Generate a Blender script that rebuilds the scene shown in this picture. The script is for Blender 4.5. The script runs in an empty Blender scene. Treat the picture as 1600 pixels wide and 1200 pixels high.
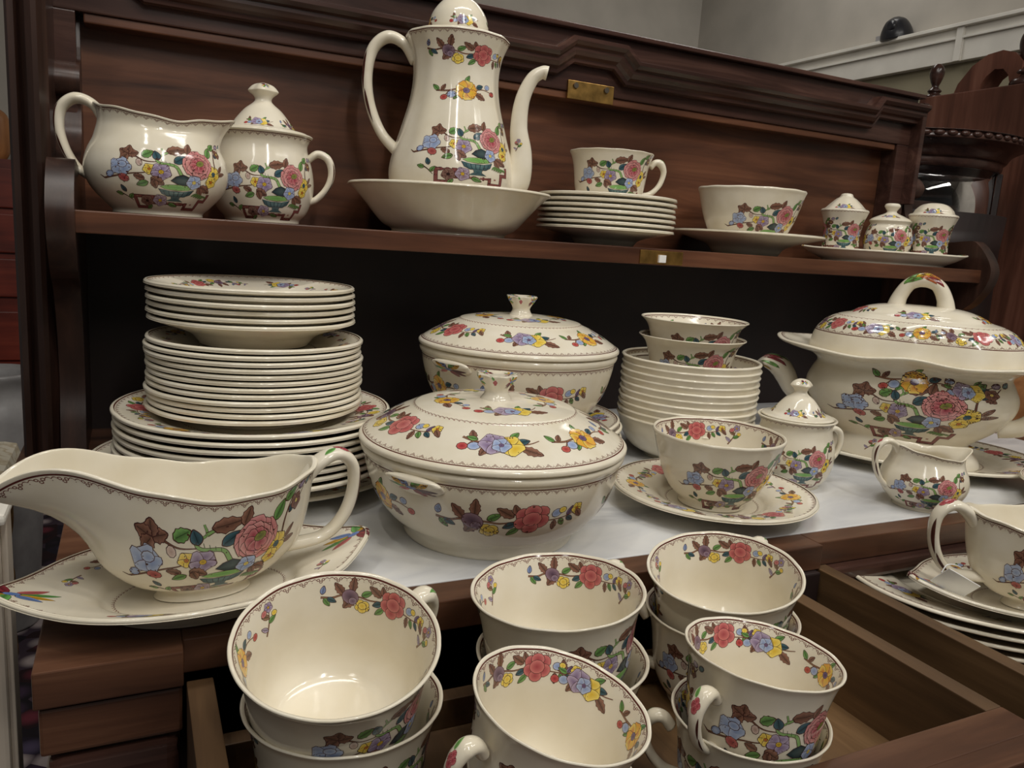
import bpy, bmesh, math, random
import numpy as np
from mathutils import Vector, Matrix, Quaternion
random.seed(7)
SC = bpy.context.scene
COL = SC.collection
PI = math.pi
rd = math.radians

# ------------------------------------------------------------------ camera, world, lights, exposure
# world: X along the dresser, Y into it, Z up; the lens is the origin, the floor 1.04 m below it
YAW, PITCH, ROLL, FPX = math.radians(26.02), math.radians(10.41), math.radians(3.84), 1232.0
_f = Vector((math.sin(YAW)*math.cos(PITCH), math.cos(YAW)*math.cos(PITCH), -math.sin(PITCH)))
_r = Vector((math.cos(YAW), -math.sin(YAW), 0)); _u = _r.cross(_f)
_r2 = math.cos(ROLL)*_r + math.sin(ROLL)*_u; _u2 = -math.sin(ROLL)*_r + math.cos(ROLL)*_u
cam = bpy.data.cameras.new('camera'); camo = bpy.data.objects.new('camera', cam); COL.objects.link(camo)
cam.sensor_width = 36; cam.lens = FPX/1600*36; cam.clip_start = .01
camo.matrix_world = Matrix(((_r2.x, _u2.x, -_f.x, 0), (_r2.y, _u2.y, -_f.y, 0), (_r2.z, _u2.z, -_f.z, 0), (0, 0, 0, 1)))
SC.camera = camo

world = bpy.data.worlds.new('room_ambient'); SC.world = world; world.use_nodes = True
world.node_tree.nodes['Background'].inputs[0].default_value = (1.0, .97, .93, 1)
world.node_tree.nodes['Background'].inputs[1].default_value = .09

def area(name, loc, target, sx, sy, power, col=(1, .95, .86)):
    l = bpy.data.lights.new(name, 'AREA'); l.shape = 'RECTANGLE'; l.size = sx; l.size_y = sy; l.energy = power; l.color = col
    o = bpy.data.objects.new(name, l); COL.objects.link(o); o.location = loc
    o.rotation_euler = (Vector(target)-Vector(loc)).to_track_quat('-Z', 'Y').to_euler()
    return o
# ceiling fluorescents of the shop
WARM = (1, .965, .91)
area('ceiling_fluorescent', (.40, .42, 1.55), (.40, .45, 0), 1.25, .16, 10, WARM)
area('ceiling_fluorescent', (.30, -.85, 1.50), (.40, .65, -.2), .10, 1.25, 16, WARM)
area('ceiling_fluorescent', (-.75, -.55, 1.60), (.2, .6, -.1), .16, 1.25, 7, WARM)
area('ceiling_fluorescent', (1.55, -.50, 1.60), (.9, .8, 0), 1.25, .16, 12, WARM)
area('ceiling_fluorescent', (1.9, 2.3, 1.62), (2.0, 2.3, 0), .3, 1.25, 8, WARM)
for _l in ((.05, -.35, 1.5), (.95, -.45, 1.5), (-.4, .1, 1.5)):
    area('ceiling_downlight', _l, (.45, .6, -.2), .05, .05, 2.4, (1, .94, .84))
SC.view_settings.view_transform = 'Standard'; SC.view_settings.look = 'None'
SC.view_settings.gamma = 1; SC.view_settings.use_curve_mapping = False
SC.view_settings.exposure = -0.1

# ------------------------------------------------------------------ materials
def lin(c):
    c = np.asarray(c, float)/255.0
    return np.where(c <= .04045, c/12.92, ((c+.055)/1.055)**2.4)
def L4(c): return tuple(lin(c))+(1.0,)
def newmat(name):
    m = bpy.data.materials.new(name); m.use_nodes = True
    return m, m.node_tree, m.node_tree.nodes['Principled BSDF']
def N(nt, t, **kw):
    n = nt.nodes.new(t)
    for k, v in kw.items(): setattr(n, k, v)
    return n
def ramp(nt, stops):
    r = nt.nodes.new('ShaderNodeValToRGB'); e = r.color_ramp.elements
    while len(e) < len(stops): e.new(.5)
    for q, (p, c) in zip(e, stops): q.position = p; q.color = L4(c)
    return r
MAT = {}
def mk_glaze():
    m, nt, b = newmat('glazed_earthenware')
    a = N(nt, 'ShaderNodeAttribute', attribute_name='col'); tc = N(nt, 'ShaderNodeTexCoord')
    nz = N(nt, 'ShaderNodeTexNoise'); nz.inputs['Scale'].default_value = 30; nz.inputs['Detail'].default_value = 4
    nt.links.new(tc.outputs['Object'], nz.inputs['Vector'])
    rp = ramp(nt, ((.3, (243, 240, 232)), (.75, (255, 255, 255)))); nt.links.new(nz.outputs['Fac'], rp.inputs['Fac'])
    mx = N(nt, 'ShaderNodeMixRGB', blend_type='MULTIPLY'); mx.inputs[0].default_value = 1
    nt.links.new(a.outputs['Color'], mx.inputs[1]); nt.links.new(rp.outputs['Color'], mx.inputs[2])
    nt.links.new(mx.outputs[0], b.inputs['Base Color'])
    b.inputs['Roughness'].default_value = .11; b.inputs['IOR'].default_value = 1.5
    n2 = N(nt, 'ShaderNodeTexNoise'); n2.inputs['Scale'].default_value = 55; nt.links.new(tc.outputs['Object'], n2.inputs['Vector'])
    bp = N(nt, 'ShaderNodeBump'); bp.inputs['Strength'].default_value = .05; bp.inputs['Distance'].default_value = .002
    nt.links.new(n2.outputs['Fac'], bp.inputs['Height']); nt.links.new(bp.outputs[0], b.inputs['Normal'])
    MAT['glaze'] = m
mk_glaze()
def mk_wood(key, dark, mid, light, axis=0, rough=.35, scale=7, bump=.15):
    m, nt, b = newmat(key); tc = N(nt, 'ShaderNodeTexCoord'); mp = N(nt, 'ShaderNodeMapping')
    s = [scale*6]*3; s[axis] = scale*.45
    mp.inputs['Scale'].default_value = s; nt.links.new(tc.outputs['Object'], mp.inputs['Vector'])
    nz = N(nt, 'ShaderNodeTexNoise'); nz.inputs['Scale'].default_value = 1.0; nz.inputs['Detail'].default_value = 7; nz.inputs['Roughness'].default_value = .62; nz.inputs['Distortion'].default_value = .6
    nt.links.new(mp.outputs[0], nz.inputs['Vector'])
    rp = ramp(nt, ((.28, dark), (.52, mid), (.76, light))); nt.links.new(nz.outputs['Fac'], rp.inputs['Fac'])
    big = N(nt, 'ShaderNodeTexNoise'); big.inputs['Scale'].default_value = 5; nt.links.new(tc.outputs['Object'], big.inputs['Vector'])
    r2 = ramp(nt, ((.35, (190, 185, 180)), (.65, (255, 255, 255)))); nt.links.new(big.outputs['Fac'], r2.inputs['Fac'])
    mx = N(nt, 'ShaderNodeMixRGB', blend_type='MULTIPLY'); mx.inputs[0].default_value = 1
    nt.links.new(rp.outputs[0], mx.inputs[1]); nt.links.new(r2.outputs[0], mx.inputs[2]); nt.links.new(mx.outputs[0], b.inputs['Base Color'])
    b.inputs['Roughness'].default_value = rough
    bp = N(nt, 'ShaderNodeBump'); bp.inputs['Strength'].default_value = bump; bp.inputs['Distance'].default_value = .001
    nt.links.new(nz.outputs['Fac'], bp.inputs['Height']); nt.links.new(bp.outputs[0], b.inputs['Normal'])
    MAT[key] = m
mk_wood('mahogany', (44, 29, 26), (74, 50, 43), (106, 77, 66), 0, .24)
mk_wood('mahogany_panel', (62, 38, 28), (104, 66, 47), (136, 92, 66), 0, .34, 6)
mk_wood('mahogany_upright', (38, 25, 21), (62, 42, 35), (88, 61, 50), 2, .32)
mk_wood('mahogany_red', (72, 44, 35), (110, 70, 56), (136, 94, 78), 2, .36, 5)
mk_wood('drawer_oak', (74, 53, 31), (110, 82, 51), (144, 112, 76), 1, .6, 6)
mk_wood('drawer_front', (62, 40, 30), (100, 67, 49), (134, 96, 72), 0, .36, 6)
mk_wood('tan_wood', (150, 96, 54), (182, 124, 76), (204, 148, 96), 2, .45, 5)
mk_wood('red_lacquer', (96, 34, 24), (130, 50, 34), (150, 66, 46), 0, .4, 4)
def mk_plain(key, c, rough=.5, metal=0, var=.08, scale=20):
    m, nt, b = newmat(key); tc = N(nt, 'ShaderNodeTexCoord'); nz = N(nt, 'ShaderNodeTexNoise')
    nz.inputs['Scale'].default_value = scale; nz.inputs['Detail'].default_value = 5; nt.links.new(tc.outputs['Object'], nz.inputs['Vector'])
    c = np.array(c, float); rp = ramp(nt, ((.3, c*(1-var)), (.7, np.minimum(c*(1+var), 255)))); nt.links.new(nz.outputs['Fac'], rp.inputs['Fac'])
    nt.links.new(rp.outputs[0], b.inputs['Base Color']); b.inputs['Roughness'].default_value = rough; b.inputs['Metallic'].default_value = metal
    MAT[key] = m
mk_plain('brass', (172, 136, 78), .38, 1, .2, 60)
mk_plain('steel', (120, 112, 100), .4, 1)
mk_plain('paper', (232, 232, 230), .8, 0, .03)
mk_plain('wall_paint', (176, 170, 160), .85, 0, .04, 6)
mk_plain('green_wall', (150, 142, 118), .85, 0, .05, 6)
mk_plain('white_paint', (226, 222, 212), .5, 0, .04, 8)
mk_plain('cream_paint', (206, 194, 178), .5, 0, .05, 8)
mk_plain('dark_plastic', (38, 38, 42), .3, 0, .1)
mk_plain('gold', (176, 140, 70), .35, 1, .3, 40)
mk_plain('grey_ceramic', (150, 148, 148), .3, 0, .08)
mk_plain('shadow_wood', (34, 23, 21), .5, 0, .2, 12)  # dark wood tone; shade below the shelf is put into this colour too
mk_plain('ceiling_paint', (150, 146, 138), .9, 0, .03, 4)
def mk_marble():
    m, nt, b = newmat('white_marble'); tc = N(nt, 'ShaderNodeTexCoord')
    nz = N(nt, 'ShaderNodeTexNoise'); nz.inputs['Scale'].default_value = 4; nz.inputs['Detail'].default_value = 9; nz.inputs['Distortion'].default_value = 1.6
    mp = N(nt, 'ShaderNodeMapping'); mp.inputs['Scale'].default_value = (1, 2.6, 1); mp.inputs['Rotation'].default_value = (0, 0, .3)
    nt.links.new(tc.outputs['Object'], mp.inputs[0]); nt.links.new(mp.outputs[0], nz.inputs['Vector'])
    rp = ramp(nt, ((.30, (182, 184, 188)), (.48, (214, 215, 216)), (.62, (226, 226, 224)), (.8, (200, 202, 204)))); nt.links.new(nz.outputs['Fac'], rp.inputs['Fac'])
    nt.links.new(rp.outputs[0], b.inputs['Base Color']); b.inputs['Roughness'].default_value = .22; MAT['marble'] = m
mk_marble()
def mk_carpet():
    m, nt, b = newmat('patterned_carpet'); tc = N(nt, 'ShaderNodeTexCoord')
    v = N(nt, 'ShaderNodeTexVoronoi'); v.inputs['Scale'].default_value = 16; nt.links.new(tc.outputs['Object'], v.inputs['Vector'])
    rp = ramp(nt, ((.0, (58, 40, 62)), (.3, (176, 164, 164)), (.5, (104, 38, 52)), (.7, (86, 76, 104)), (.9, (196, 186, 178)))); rp.color_ramp.interpolation = 'CONSTANT'
    sp = N(nt, 'ShaderNodeSeparateColor'); nt.links.new(v.outputs['Color'], sp.inputs[0]); nt.links.new(sp.outputs[0], rp.inputs['Fac'])
    r2 = ramp(nt, ((.25, (255, 255, 255)), (.55, (90, 76, 96)))); nt.links.new(v.outputs['Distance'], r2.inputs['Fac'])
    mx = N(nt, 'ShaderNodeMixRGB', blend_type='MULTIPLY'); mx.inputs[0].default_value = 1
    nt.links.new(rp.outputs[0], mx.inputs[1]); nt.links.new(r2.outputs[0], mx.inputs[2]); nt.links.new(mx.outputs[0], b.inputs['Base Color'])
    b.inputs['Roughness'].default_value = .95; MAT['carpet'] = m
mk_carpet()
def mk_brocade():
    m, nt, b = newmat('cream_brocade'); tc = N(nt, 'ShaderNodeTexCoord')
    nz = N(nt, 'ShaderNodeTexNoise'); nz.inputs['Scale'].default_value = 26; nz.inputs['Detail'].default_value = 3; nt.links.new(tc.outputs['Object'], nz.inputs['Vector'])
    rp = ramp(nt, ((.42, (222, 214, 194)), (.52, (196, 180, 150)), (.6, (226, 218, 200)))); nt.links.new(nz.outputs['Fac'], rp.inputs['Fac'])
    nt.links.new(rp.outputs[0], b.inputs['Base Color']); b.inputs['Roughness'].default_value = .8; MAT['brocade'] = m
mk_brocade()
def mk_glass():
    m, nt, b = newmat('curved_glass'); b.inputs['Base Color'].default_value = (.8, .86, .86, 1); b.inputs['Roughness'].default_value = .02
    b.inputs['Transmission Weight'].default_value = 1; b.inputs['IOR'].default_value = 1.45
    MAT['glass'] = m
mk_glass()

# ------------------------------------------------------------------ object helpers
def tag(o, label=None, cat=None, group=None, kind=None):
    for k, v in (('label', label), ('category', cat), ('group', group), ('kind', kind)):
        if v: o[k] = v
    return o
def thing(name, label, cat, loc=(0, 0, 0), rz=0, normal=None, group=None):
    o = bpy.data.objects.new(name, None); COL.objects.link(o); o.empty_display_size = .02
    q = Quaternion((0, 0, 1), rz)
    if normal: q = Vector((0, 0, 1)).rotation_difference(Vector(normal).normalized()) @ q
    o.rotation_mode = 'QUATERNION'; o.rotation_quaternion = q; o.location = loc
    return tag(o, label, cat, group)
def place(o, loc, rz=0, normal=None):
    q = Quaternion((0, 0, 1), rz)
    if normal: q = Vector((0, 0, 1)).rotation_difference(Vector(normal).normalized()) @ q
    o.rotation_mode = 'QUATERNION'; o.rotation_quaternion = q; o.location = loc
    return o
def link(name, me, parent=None):
    o = bpy.data.objects.new(name, me); COL.objects.link(o)
    if parent: o.parent = parent
    return o
def copy_tree(o, parent=None):
    c = o.copy(); COL.objects.link(c); c.parent = parent
    for ch in list(o.children): copy_tree(ch, c)
    return c
CREAM = lin((236, 229, 212))
def geo_mesh(name, geos, mat='glaze', smooth=True):
    """geos: list of (V,F,C). one mesh with a colour attribute"""
    Vs, Fs, Cs, o = [], [], [], 0
    for V, F, C in geos:
        V = np.asarray(V, float); C = np.asarray(C, float)
        if C.ndim == 1: C = np.tile(C, (len(V), 1))
        Vs.append(V); Cs.append(C); Fs.extend([tuple(i+o for i in f) for f in F]); o += len(V)
    me = bpy.data.meshes.new(name); me.from_pydata(np.vstack(Vs).tolist(), [], Fs)
    at = me.color_attributes.new('col', 'FLOAT_COLOR', 'POINT'); Ca = np.vstack(Cs)
    at.data.foreach_set('color', np.c_[Ca, np.ones(len(Ca))].astype(np.float32).ravel())
    if smooth: me.polygons.foreach_set('use_smooth', [True]*len(me.polygons))
    me.materials.append(MAT[mat]); me.update()
    return me
def bm_obj(name, bm, mat, parent=None, smooth=False):
    bmesh.ops.recalc_face_normals(bm, faces=bm.faces)
    me = bpy.data.meshes.new(name); bm.to_mesh(me); bm.free(); me.materials.append(MAT[mat])
    if smooth: me.polygons.foreach_set('use_smooth', [True]*len(me.polygons))
    return link(name, me, parent)
def bm_box(bm, a, b, bev=0.0):
    r = bmesh.ops.create_cube(bm, size=1); vs = r['verts']
    a, b = Vector(a), Vector(b)
    for v in vs: v.co = Vector(((a[i]+b[i])/2+v.co[i]*(b[i]-a[i]) for i in range(3)))
    if bev: bmesh.ops.bevel(bm, geom=list({e for v in vs for e in v.link_edges}), offset=bev, segments=2, affect='EDGES', profile=.6)
def box(name, a, b, mat, parent=None, bev=.0015):
    bm = bmesh.new(); bm_box(bm, a, b, bev); return bm_obj(name, bm, mat, parent)
def extrude_x(name, yz, x0, x1, mat, parent=None, bev=0):
    o = _extrude_x(name, yz, x0, x1, mat, parent); me = o.data
    me.polygons.foreach_set('use_smooth', [True]*len(me.polygons)); me.set_sharp_from_angle(angle=rd(38)); return o
def _extrude_x(name, yz, x0, x1, mat, parent=None):
    bm = bmesh.new(); f = bm.faces.new([bm.verts.new((x0, y, z)) for y, z in yz])
    r = bmesh.ops.extrude_face_region(bm, geom=[f])
    for v in r['geom']:
        if isinstance(v, bmesh.types.BMVert): v.co.x = x1
    return bm_obj(name, bm, mat, parent)
def extrude_z(name, xy, z0, z1, mat, parent=None):
    bm = bmesh.new(); f = bm.faces.new([bm.verts.new((x, y, z0)) for x, y in xy])
    r = bmesh.ops.extrude_face_region(bm, geom=[f])
    for v in r['geom']:
        if isinstance(v, bmesh.types.BMVert): v.co.z = z1
    return bm_obj(name, bm, mat, parent)
def crom(pts, n=8):
    P = np.asarray(pts, float)
    if len(P) < 3: return np.vstack([P[0]+(P[-1]-P[0])*t for t in np.linspace(0, 1, n+1)])
    Q = np.vstack([2*P[0]-P[1], P, 2*P[-1]-P[-2]]); out = []
    for i in range(1, len(Q)-2):
        p0, p1, p2, p3 = Q[i-1:i+3]
        for t in np.arange(n)/n:
            out.append(.5*((2*p1)+(-p0+p2)*t+(2*p0-5*p1+4*p2-p3)*t*t+(-p0+3*p1-3*p2+p3)*t**3))
    out.append(P[-1]); return np.array(out)
def sstep(a, b, x):
    t = np.clip((x-a)/(b-a), 0, 1); return t*t*(3-2*t)

# ------------------------------------------------------------------ turned / moulded surfaces
class Surf:
    """closed lathe profile (bottom centre > outside > rim > inside), optionally deformed per angle"""
    def __init__(s, prof, deform=None, n=5):
        seg, cur = [], []
        for p in prof:
            cur.append(p[:2])
            if len(p) > 2: seg.append(cur); cur = [p[:2]]
        if len(cur) > 1: seg.append(cur)
        pts = np.vstack([crom(c, n) if i == 0 else crom(c, n)[1:] for i, c in enumerate(seg)])
        pts[:, 0] = np.maximum(pts[:, 0], 0)
        s.r, s.z = pts[:, 0], pts[:, 1]
        s.l = np.r_[0, np.cumsum(np.hypot(np.diff(s.r), np.diff(s.z)))]
        s.irim = int(np.argmax(s.z)); s.lrim = s.l[s.irim]; s.zm = s.z.max(); s.deform = deform
    def P(s, th, l):
        th = np.asarray(th, float); l = np.asarray(l, float)
        r = np.interp(l, s.l, s.r); z = np.interp(l, s.l, s.z)
        if s.deform is None: return np.stack([r*np.cos(th), r*np.sin(th), z], -1)
        return s.deform(th, r, z)
    def Nn(s, th, l):
        a = s.P(th+.004, l)-s.P(th-.004, l); b = s.P(th, l+3e-4)-s.P(th, l-3e-4)
        n = np.cross(a, b); return n/np.maximum(np.linalg.norm(n, axis=-1, keepdims=True), 1e-12)
    def geo(s, nt=96, col=None):
        th = np.arange(nt)/nt*2*PI; m = len(s.l)
        T, Lg = np.meshgrid(th, s.l); V = s.P(T, Lg).reshape(-1, 3)
        F = []
        for j in range(m-1):
            for i in range(nt):
                a, b = j*nt+i, j*nt+(i+1) % nt
                F.append((a, b, b+nt, a+nt))
        return V, F, (CREAM if col is None else col)
    def out_l(s, z):   # arc length at height z outside
        i = s.irim; k = int(np.argmax(s.r[:i+1] > .3*s.r.max())); zz = s.z[k:i+1]
        return float(np.interp(z, np.maximum.accumulate(zz), s.l[k:i+1]))
    def in_l(s, z):
        i = s.irim; zz = s.z[i:][::-1]; return float(np.interp(z, np.maximum.accumulate(zz), s.l[i:][::-1]))
    def in_r(s, r):    # arc length inside at radius r
        rr = s.r[s.irim:][::-1]; return float(np.interp(r, np.maximum.accumulate(rr), s.l[s.irim:][::-1]))
    def top_l(s, r):   # arc length past the widest point at radius r
        i = int(np.argmax(s.r)); rr = s.r[i:][::-1]; return float(np.interp(r, np.maximum.accumulate(rr), s.l[i:][::-1]))
    def decal(s, art, th0, l0, scale, inner=False, rot=0.0, base=0.7e-4):
        V, F, C, K = art.data(); c, sn = math.cos(rot), math.sin(rot)
        u, v = (V[:, 0]*c-V[:, 1]*sn)*scale, (V[:, 0]*sn+V[:, 1]*c)*scale
        rho = np.linalg.norm(s.P(th0+.01, l0)-s.P(th0-.01, l0))/.02
        sg = -1 if inner else 1
        th = th0+sg*u/rho; l = l0+sg*v
        return s.P(th, l)+s.Nn(th, l)*(base+K*5e-6)[:, None], F, C
    def ring(s, art, span, l0, scale, inner=False, base=0.6e-4, phase=0.0):
        V, F, C, K = art.data(); sg = -1 if inner else 1
        th = phase+sg*V[:, 0]/span*2*PI; l = l0+sg*V[:, 1]*scale
        return s.P(th, l)+s.Nn(th, l)*(base+K*5e-6)[:, None], F, C
class Tube:
    """swept handle: centre line in the local XZ plane (y is the side), radii (across, side) per point"""
    def __init__(s, pts, rad, y=None, n=8):
        c = crom(pts, n); s.c = c if c.shape[1] == 3 else np.c_[c[:, 0], np.zeros(len(c)), c[:, 1]]
        k = np.linspace(0, len(pts)-1, len(s.c)); R = np.asarray(rad, float)
        s.rx = np.interp(k, np.arange(len(pts)), R[:, 0]); s.ry = np.interp(k, np.arange(len(pts)), R[:, 1])
        s.l = np.r_[0, np.cumsum(np.linalg.norm(np.diff(s.c, axis=0), axis=1))]
        t = np.gradient(s.c, axis=0); t /= np.linalg.norm(t, axis=1)[:, None]
        s.n = np.stack([-t[:, 2], 0*t[:, 0], t[:, 0]], 1); s.n /= np.maximum(np.linalg.norm(s.n, axis=1), 1e-9)[:, None]
    def at(s, l):
        f = lambda a: np.stack([np.interp(l, s.l, a[:, i]) for i in range(3)], -1)
        return f(s.c), f(s.n), np.interp(l, s.l, s.rx), np.interp(l, s.l, s.ry)
    def P(s, th, l):
        c, n, rx, ry = s.at(l)
        return c+n*(rx*np.cos(th))[..., None]+np.array([0, 1., 0])*(ry*np.sin(th))[..., None]
    def geo(s, nt=14, col=None):
        th = np.arange(nt)/nt*2*PI; T, Lg = np.meshgrid(th, s.l); V = s.P(T, Lg).reshape(-1, 3); m = len(s.l); F = []
        for j in range(m-1):
            for i in range(nt):
                a, b = j*nt+i, j*nt+(i+1) % nt; F.append((a, b, b+nt, a+nt))
        V = np.vstack([V, s.c[0], s.c[-1]]); k = m*nt
        for i in range(nt): F.append((k, (i+1) % nt, i)); F.append((k+1, (m-1)*nt+i, (m-1)*nt+(i+1) % nt))
        return V, F, (CREAM if col is None else col)
    def decal(s, art, th0, l0, scale, rot=0.0, base=0.7e-4):
        """u runs along the handle"""
        V, F, C, K = art.data(); c, sn = math.cos(rot), math.sin(rot)
        u, v = (V[:, 0]*c-V[:, 1]*sn)*scale, (V[:, 0]*sn+V[:, 1]*c)*scale
        l = np.clip(l0+u, 0, s.l[-1]); _, _, rx, ry = s.at(l); th = th0+v/np.maximum((rx+ry)/2, 1e-3)
        p = s.P(th, l); ce, _, _, _ = s.at(l); d = p-ce; d /= np.maximum(np.linalg.norm(d, axis=1), 1e-9)[:, None]
        return p+d*(base+K*5e-6)[:, None], F, C

# ------------------------------------------------------------------ the printed flowers (flat print as thin coloured polygons in the glaze)
INK = (80, 50, 46)
class Art:
    def __init__(s, maxedge=1.6): s.V, s.C, s.K, s.F, s.n, s.k, s.me, s._d = [], [], [], [], 0, 0, maxedge, None
    def _add(s, V, C, F, k):
        V = np.asarray(V, float); C = np.asarray(C, float)
        if C.ndim == 1: C = np.tile(C, (len(V), 1))
        s.V.append(V); s.C.append(C); s.K.append(np.full(len(V), float(k))); s.F += [(a+s.n, b+s.n, c+s.n) for a, b, c in F]; s.n += len(V)
    def blob(s, pts, edge, mid, ctr=None, ol=.35, ink=INK):
        P = np.asarray(pts, float); c = P.mean(0) if ctr is None else np.asarray(ctr, float); n = len(P)
        e, m = lin(edge), lin(mid)
        F = [(i, (i+1) % n, n) for i in range(n)]
        if ol:
            d = P-c; dl = np.maximum(np.linalg.norm(d, axis=1, keepdims=True), 1e-6)
            s._add(np.vstack([c+d*(1+ol/dl), c]), lin(ink), F, s.k); s.k += 1
        s._add(np.vstack([P, c+(P-c)*.55, c]), np.vstack([np.tile(e, (n, 1)), np.tile(e*.45+m*.55, (n, 1)), m]),
               [(i, (i+1) % n, n+(i+1) % n) for i in range(n)]+[(i, n+(i+1) % n, n+i) for i in range(n)]+[(n+i, n+(i+1) % n, 2*n) for i in range(n)], s.k); s.k += 1
    def ell(s, x, y, a, b, ang, edge, mid, n=10, **k):
        t = np.arange(n)/n*2*PI; ca, sa = math.cos(ang), math.sin(ang)
        s.blob(np.c_[x+a*np.cos(t)*ca-b*np.sin(t)*sa, y+a*np.cos(t)*sa+b*np.sin(t)*ca], edge, mid, **k)
    def petal(s, x, y, ang, ln, wd, edge, mid, notch=.08, ol=.3):
        t = np.linspace(0, 1, 6); w = wd/2*np.array([.18, .62, .92, 1.0, .72, .16]); xx = ln*np.array([0, .22, .48, .72, .94, 1-notch])
        P = np.vstack([np.c_[xx, w], np.c_[xx, -w][::-1]]); ca, sa = math.cos(ang), math.sin(ang)
        P = np.c_[x+P[:, 0]*ca-P[:, 1]*sa, y+P[:, 0]*sa+P[:, 1]*ca]
        s.blob(P, edge, mid, ctr=(x+.42*ln*ca, y+.42*ln*sa), ol=ol)
    def flower(s, x, y, r, n, edge, mid, eye, a0=0, squash=1.0, wd=None, er=.25, ol=.3):
        for i in range(n):
            a = a0+i*2*PI/n; q = 1-(1-squash)*abs(math.sin(a)); s.petal(x, y, a, r*q, wd or 2.3*r*math.sin(PI/n)*1.1, edge, mid, ol=ol)
        if eye: s.ell(x, y, r*er, r*er*squash, 0, eye, tuple(np.array(eye)*.75), 8, ol=.25)
    def peony(s, x, y, r, sq=.92):
        rr = random.Random(3)
        for n, rad, e, m, a0 in ((11, 1.0, (226, 160, 160), (174, 66, 86), .1), (9, .76, (230, 170, 168), (168, 60, 80), .4), (7, .52, (214, 138, 142), (156, 50, 72), .0)):
            for i in range(n):
                a = a0+i*2*PI/n+rr.uniform(-.1, .1); q = rad*r*(1-(1-sq)*abs(math.sin(a)))*rr.uniform(.92, 1.05)
                s.petal(x, y, a, q, rad*r*2.1*math.sin(PI/n)*1.25, e, m, .04, .28)
        s.ell(x+.12*r, y+.1*r, .26*r, .17*r, .4, (150, 150, 80), (104, 112, 60), 9, ol=.3)
    def rose(s, x, y, r, e=(214, 128, 124), m=(170, 74, 82)):
        for dx, dy, q in ((-.45, .35, .55), (.45, .45, .56), (-.55, -.25, .5), (.55, -.15, .55), (.0, -.62, .5), (0, .6, .5), (.02, .05, .58)):
            s.ell(x+dx*r, y+dy*r, q*r, q*r*.85, dx, e, m, 11, ol=.32)
    def leaf(s, x, y, ang, ln, wd, col, ser=0.0, ol=.32, ink=INK, vein=True, bend=0.0):
        col = np.array(col, float); m = 9; t = np.linspace(0, 1, m); w = wd/2*np.sin(PI*t**.8)**.85; w[0] = w[-1] = .02
        if ser: w[1:-1] *= 1+ser*np.where(np.arange(m-2) % 2, -1, 1)
        yb = bend*ln*np.sin(PI*t); X = t*ln; ca, sa = math.cos(ang), math.sin(ang)
        def rot(px, py): return np.c_[x+px*ca-py*sa, y+px*sa+py*ca]
        def strip(up, dn, ce, k, xs):
            V = np.vstack([rot(xs, yb+up), rot(xs, yb), rot(xs, yb-dn)]); F = []
            for i in range(m-1):
                for o in (0, m): F += [(o+i, o+i+1, o+m+i+1), (o+i, o+m+i+1, o+m+i)]
            s._add(V, np.vstack([np.tile(q, (m, 1)) for q in ce]), F, k)
        if ol: strip(w+ol, w+ol, [lin(ink)]*3, s.k, X+np.linspace(-ol, ol, m)); s.k += 1
        strip(w, w, [lin(np.minimum(col*1.12, 255)), lin(col*.72), lin(col)], s.k, X); s.k += 1
        if vein: s.line(rot(X[1:-1], yb[1:-1]), .22, tuple(col*.45))
    def line(s, pts, w, col, taper=False, smooth=True):
        P = crom(pts, 4) if (smooth and len(pts) > 2) else np.asarray(pts, float)
        t = np.gradient(P, axis=0); t /= np.maximum(np.linalg.norm(t, axis=1), 1e-9)[:, None]; nn = np.c_[-t[:, 1], t[:, 0]]
        ww = np.full(len(P), w/2.0)
        if taper: ww *= np.linspace(1, .35, len(P))
        m = len(P); F = []
        for i in range(m-1): F += [(i, i+1, m+i+1), (i, m+i+1, m+i)]
        s._add(np.vstack([P+nn*ww[:, None], P-nn*ww[:, None]]), lin(col), F, s.k); s.k += 1
    def branch(s, pts, w, col, ink=INK, taper=True):
        s.line(pts, w+.7, ink, taper); s.line(pts, w, col, taper)
    def rect(s, x0, y0, x1, y1, col, ol=.3):
        if ol: s._add([(x0-ol, y0-ol), (x1+ol, y0-ol), (x1+ol, y1+ol), (x0-ol, y1+ol)], lin(INK), [(0, 1, 2), (0, 2, 3)], s.k); s.k += 1
        s._add([(x0, y0), (x1, y0), (x1, y1), (x0, y1)], lin(col), [(0, 1, 2), (0, 2, 3)], s.k); s.k += 1
    def data(s):
        if s._d is None:
            lo = np.array([v.min(0) for v in s.V]); hi = np.array([v.max(0) for v in s.V]); kk = np.zeros(len(s.V))
            for i in range(1, len(s.V)):      # lowest free layer above everything it overlaps
                ov = (lo[:i] < hi[i]).all(1) & (hi[:i] > lo[i]).all(1)
                if ov.any() and s.K[i][0] > 0: kk[i] = kk[:i][ov].max()+(1 if s.K[i][0] != s.K[i-1][0] or len(s.V) < 1500 else 0)
            if len(s.V) > 1000: kk = np.array([k[0] for k in s.K])
            V, C, K, F = np.vstack(s.V), np.vstack(s.C), np.concatenate([np.full(len(v), k) for v, k in zip(s.V, kk)]), np.array(s.F, int)
            for _ in range(4):
                e = np.stack([np.linalg.norm(V[F[:, i]]-V[F[:, (i+1) % 3]], axis=1) for i in range(3)], 1); big = e.max(1) > s.me
                if not big.any(): break
                B = F[big]; li = e[big].argmax(1); r = np.arange(len(B)); a, b, c = B[r, li], B[r, (li+1) % 3], B[r, (li+2) % 3]
                n0 = len(V); mid = n0+np.arange(len(B))
                V = np.vstack([V, (V[a]+V[b])/2]); C = np.vstack([C, (C[a]+C[b])/2]); K = np.r_[K, K[a]]
                F = np.vstack([F[~big], np.c_[a, mid, c], np.c_[mid, b, c]])
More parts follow.
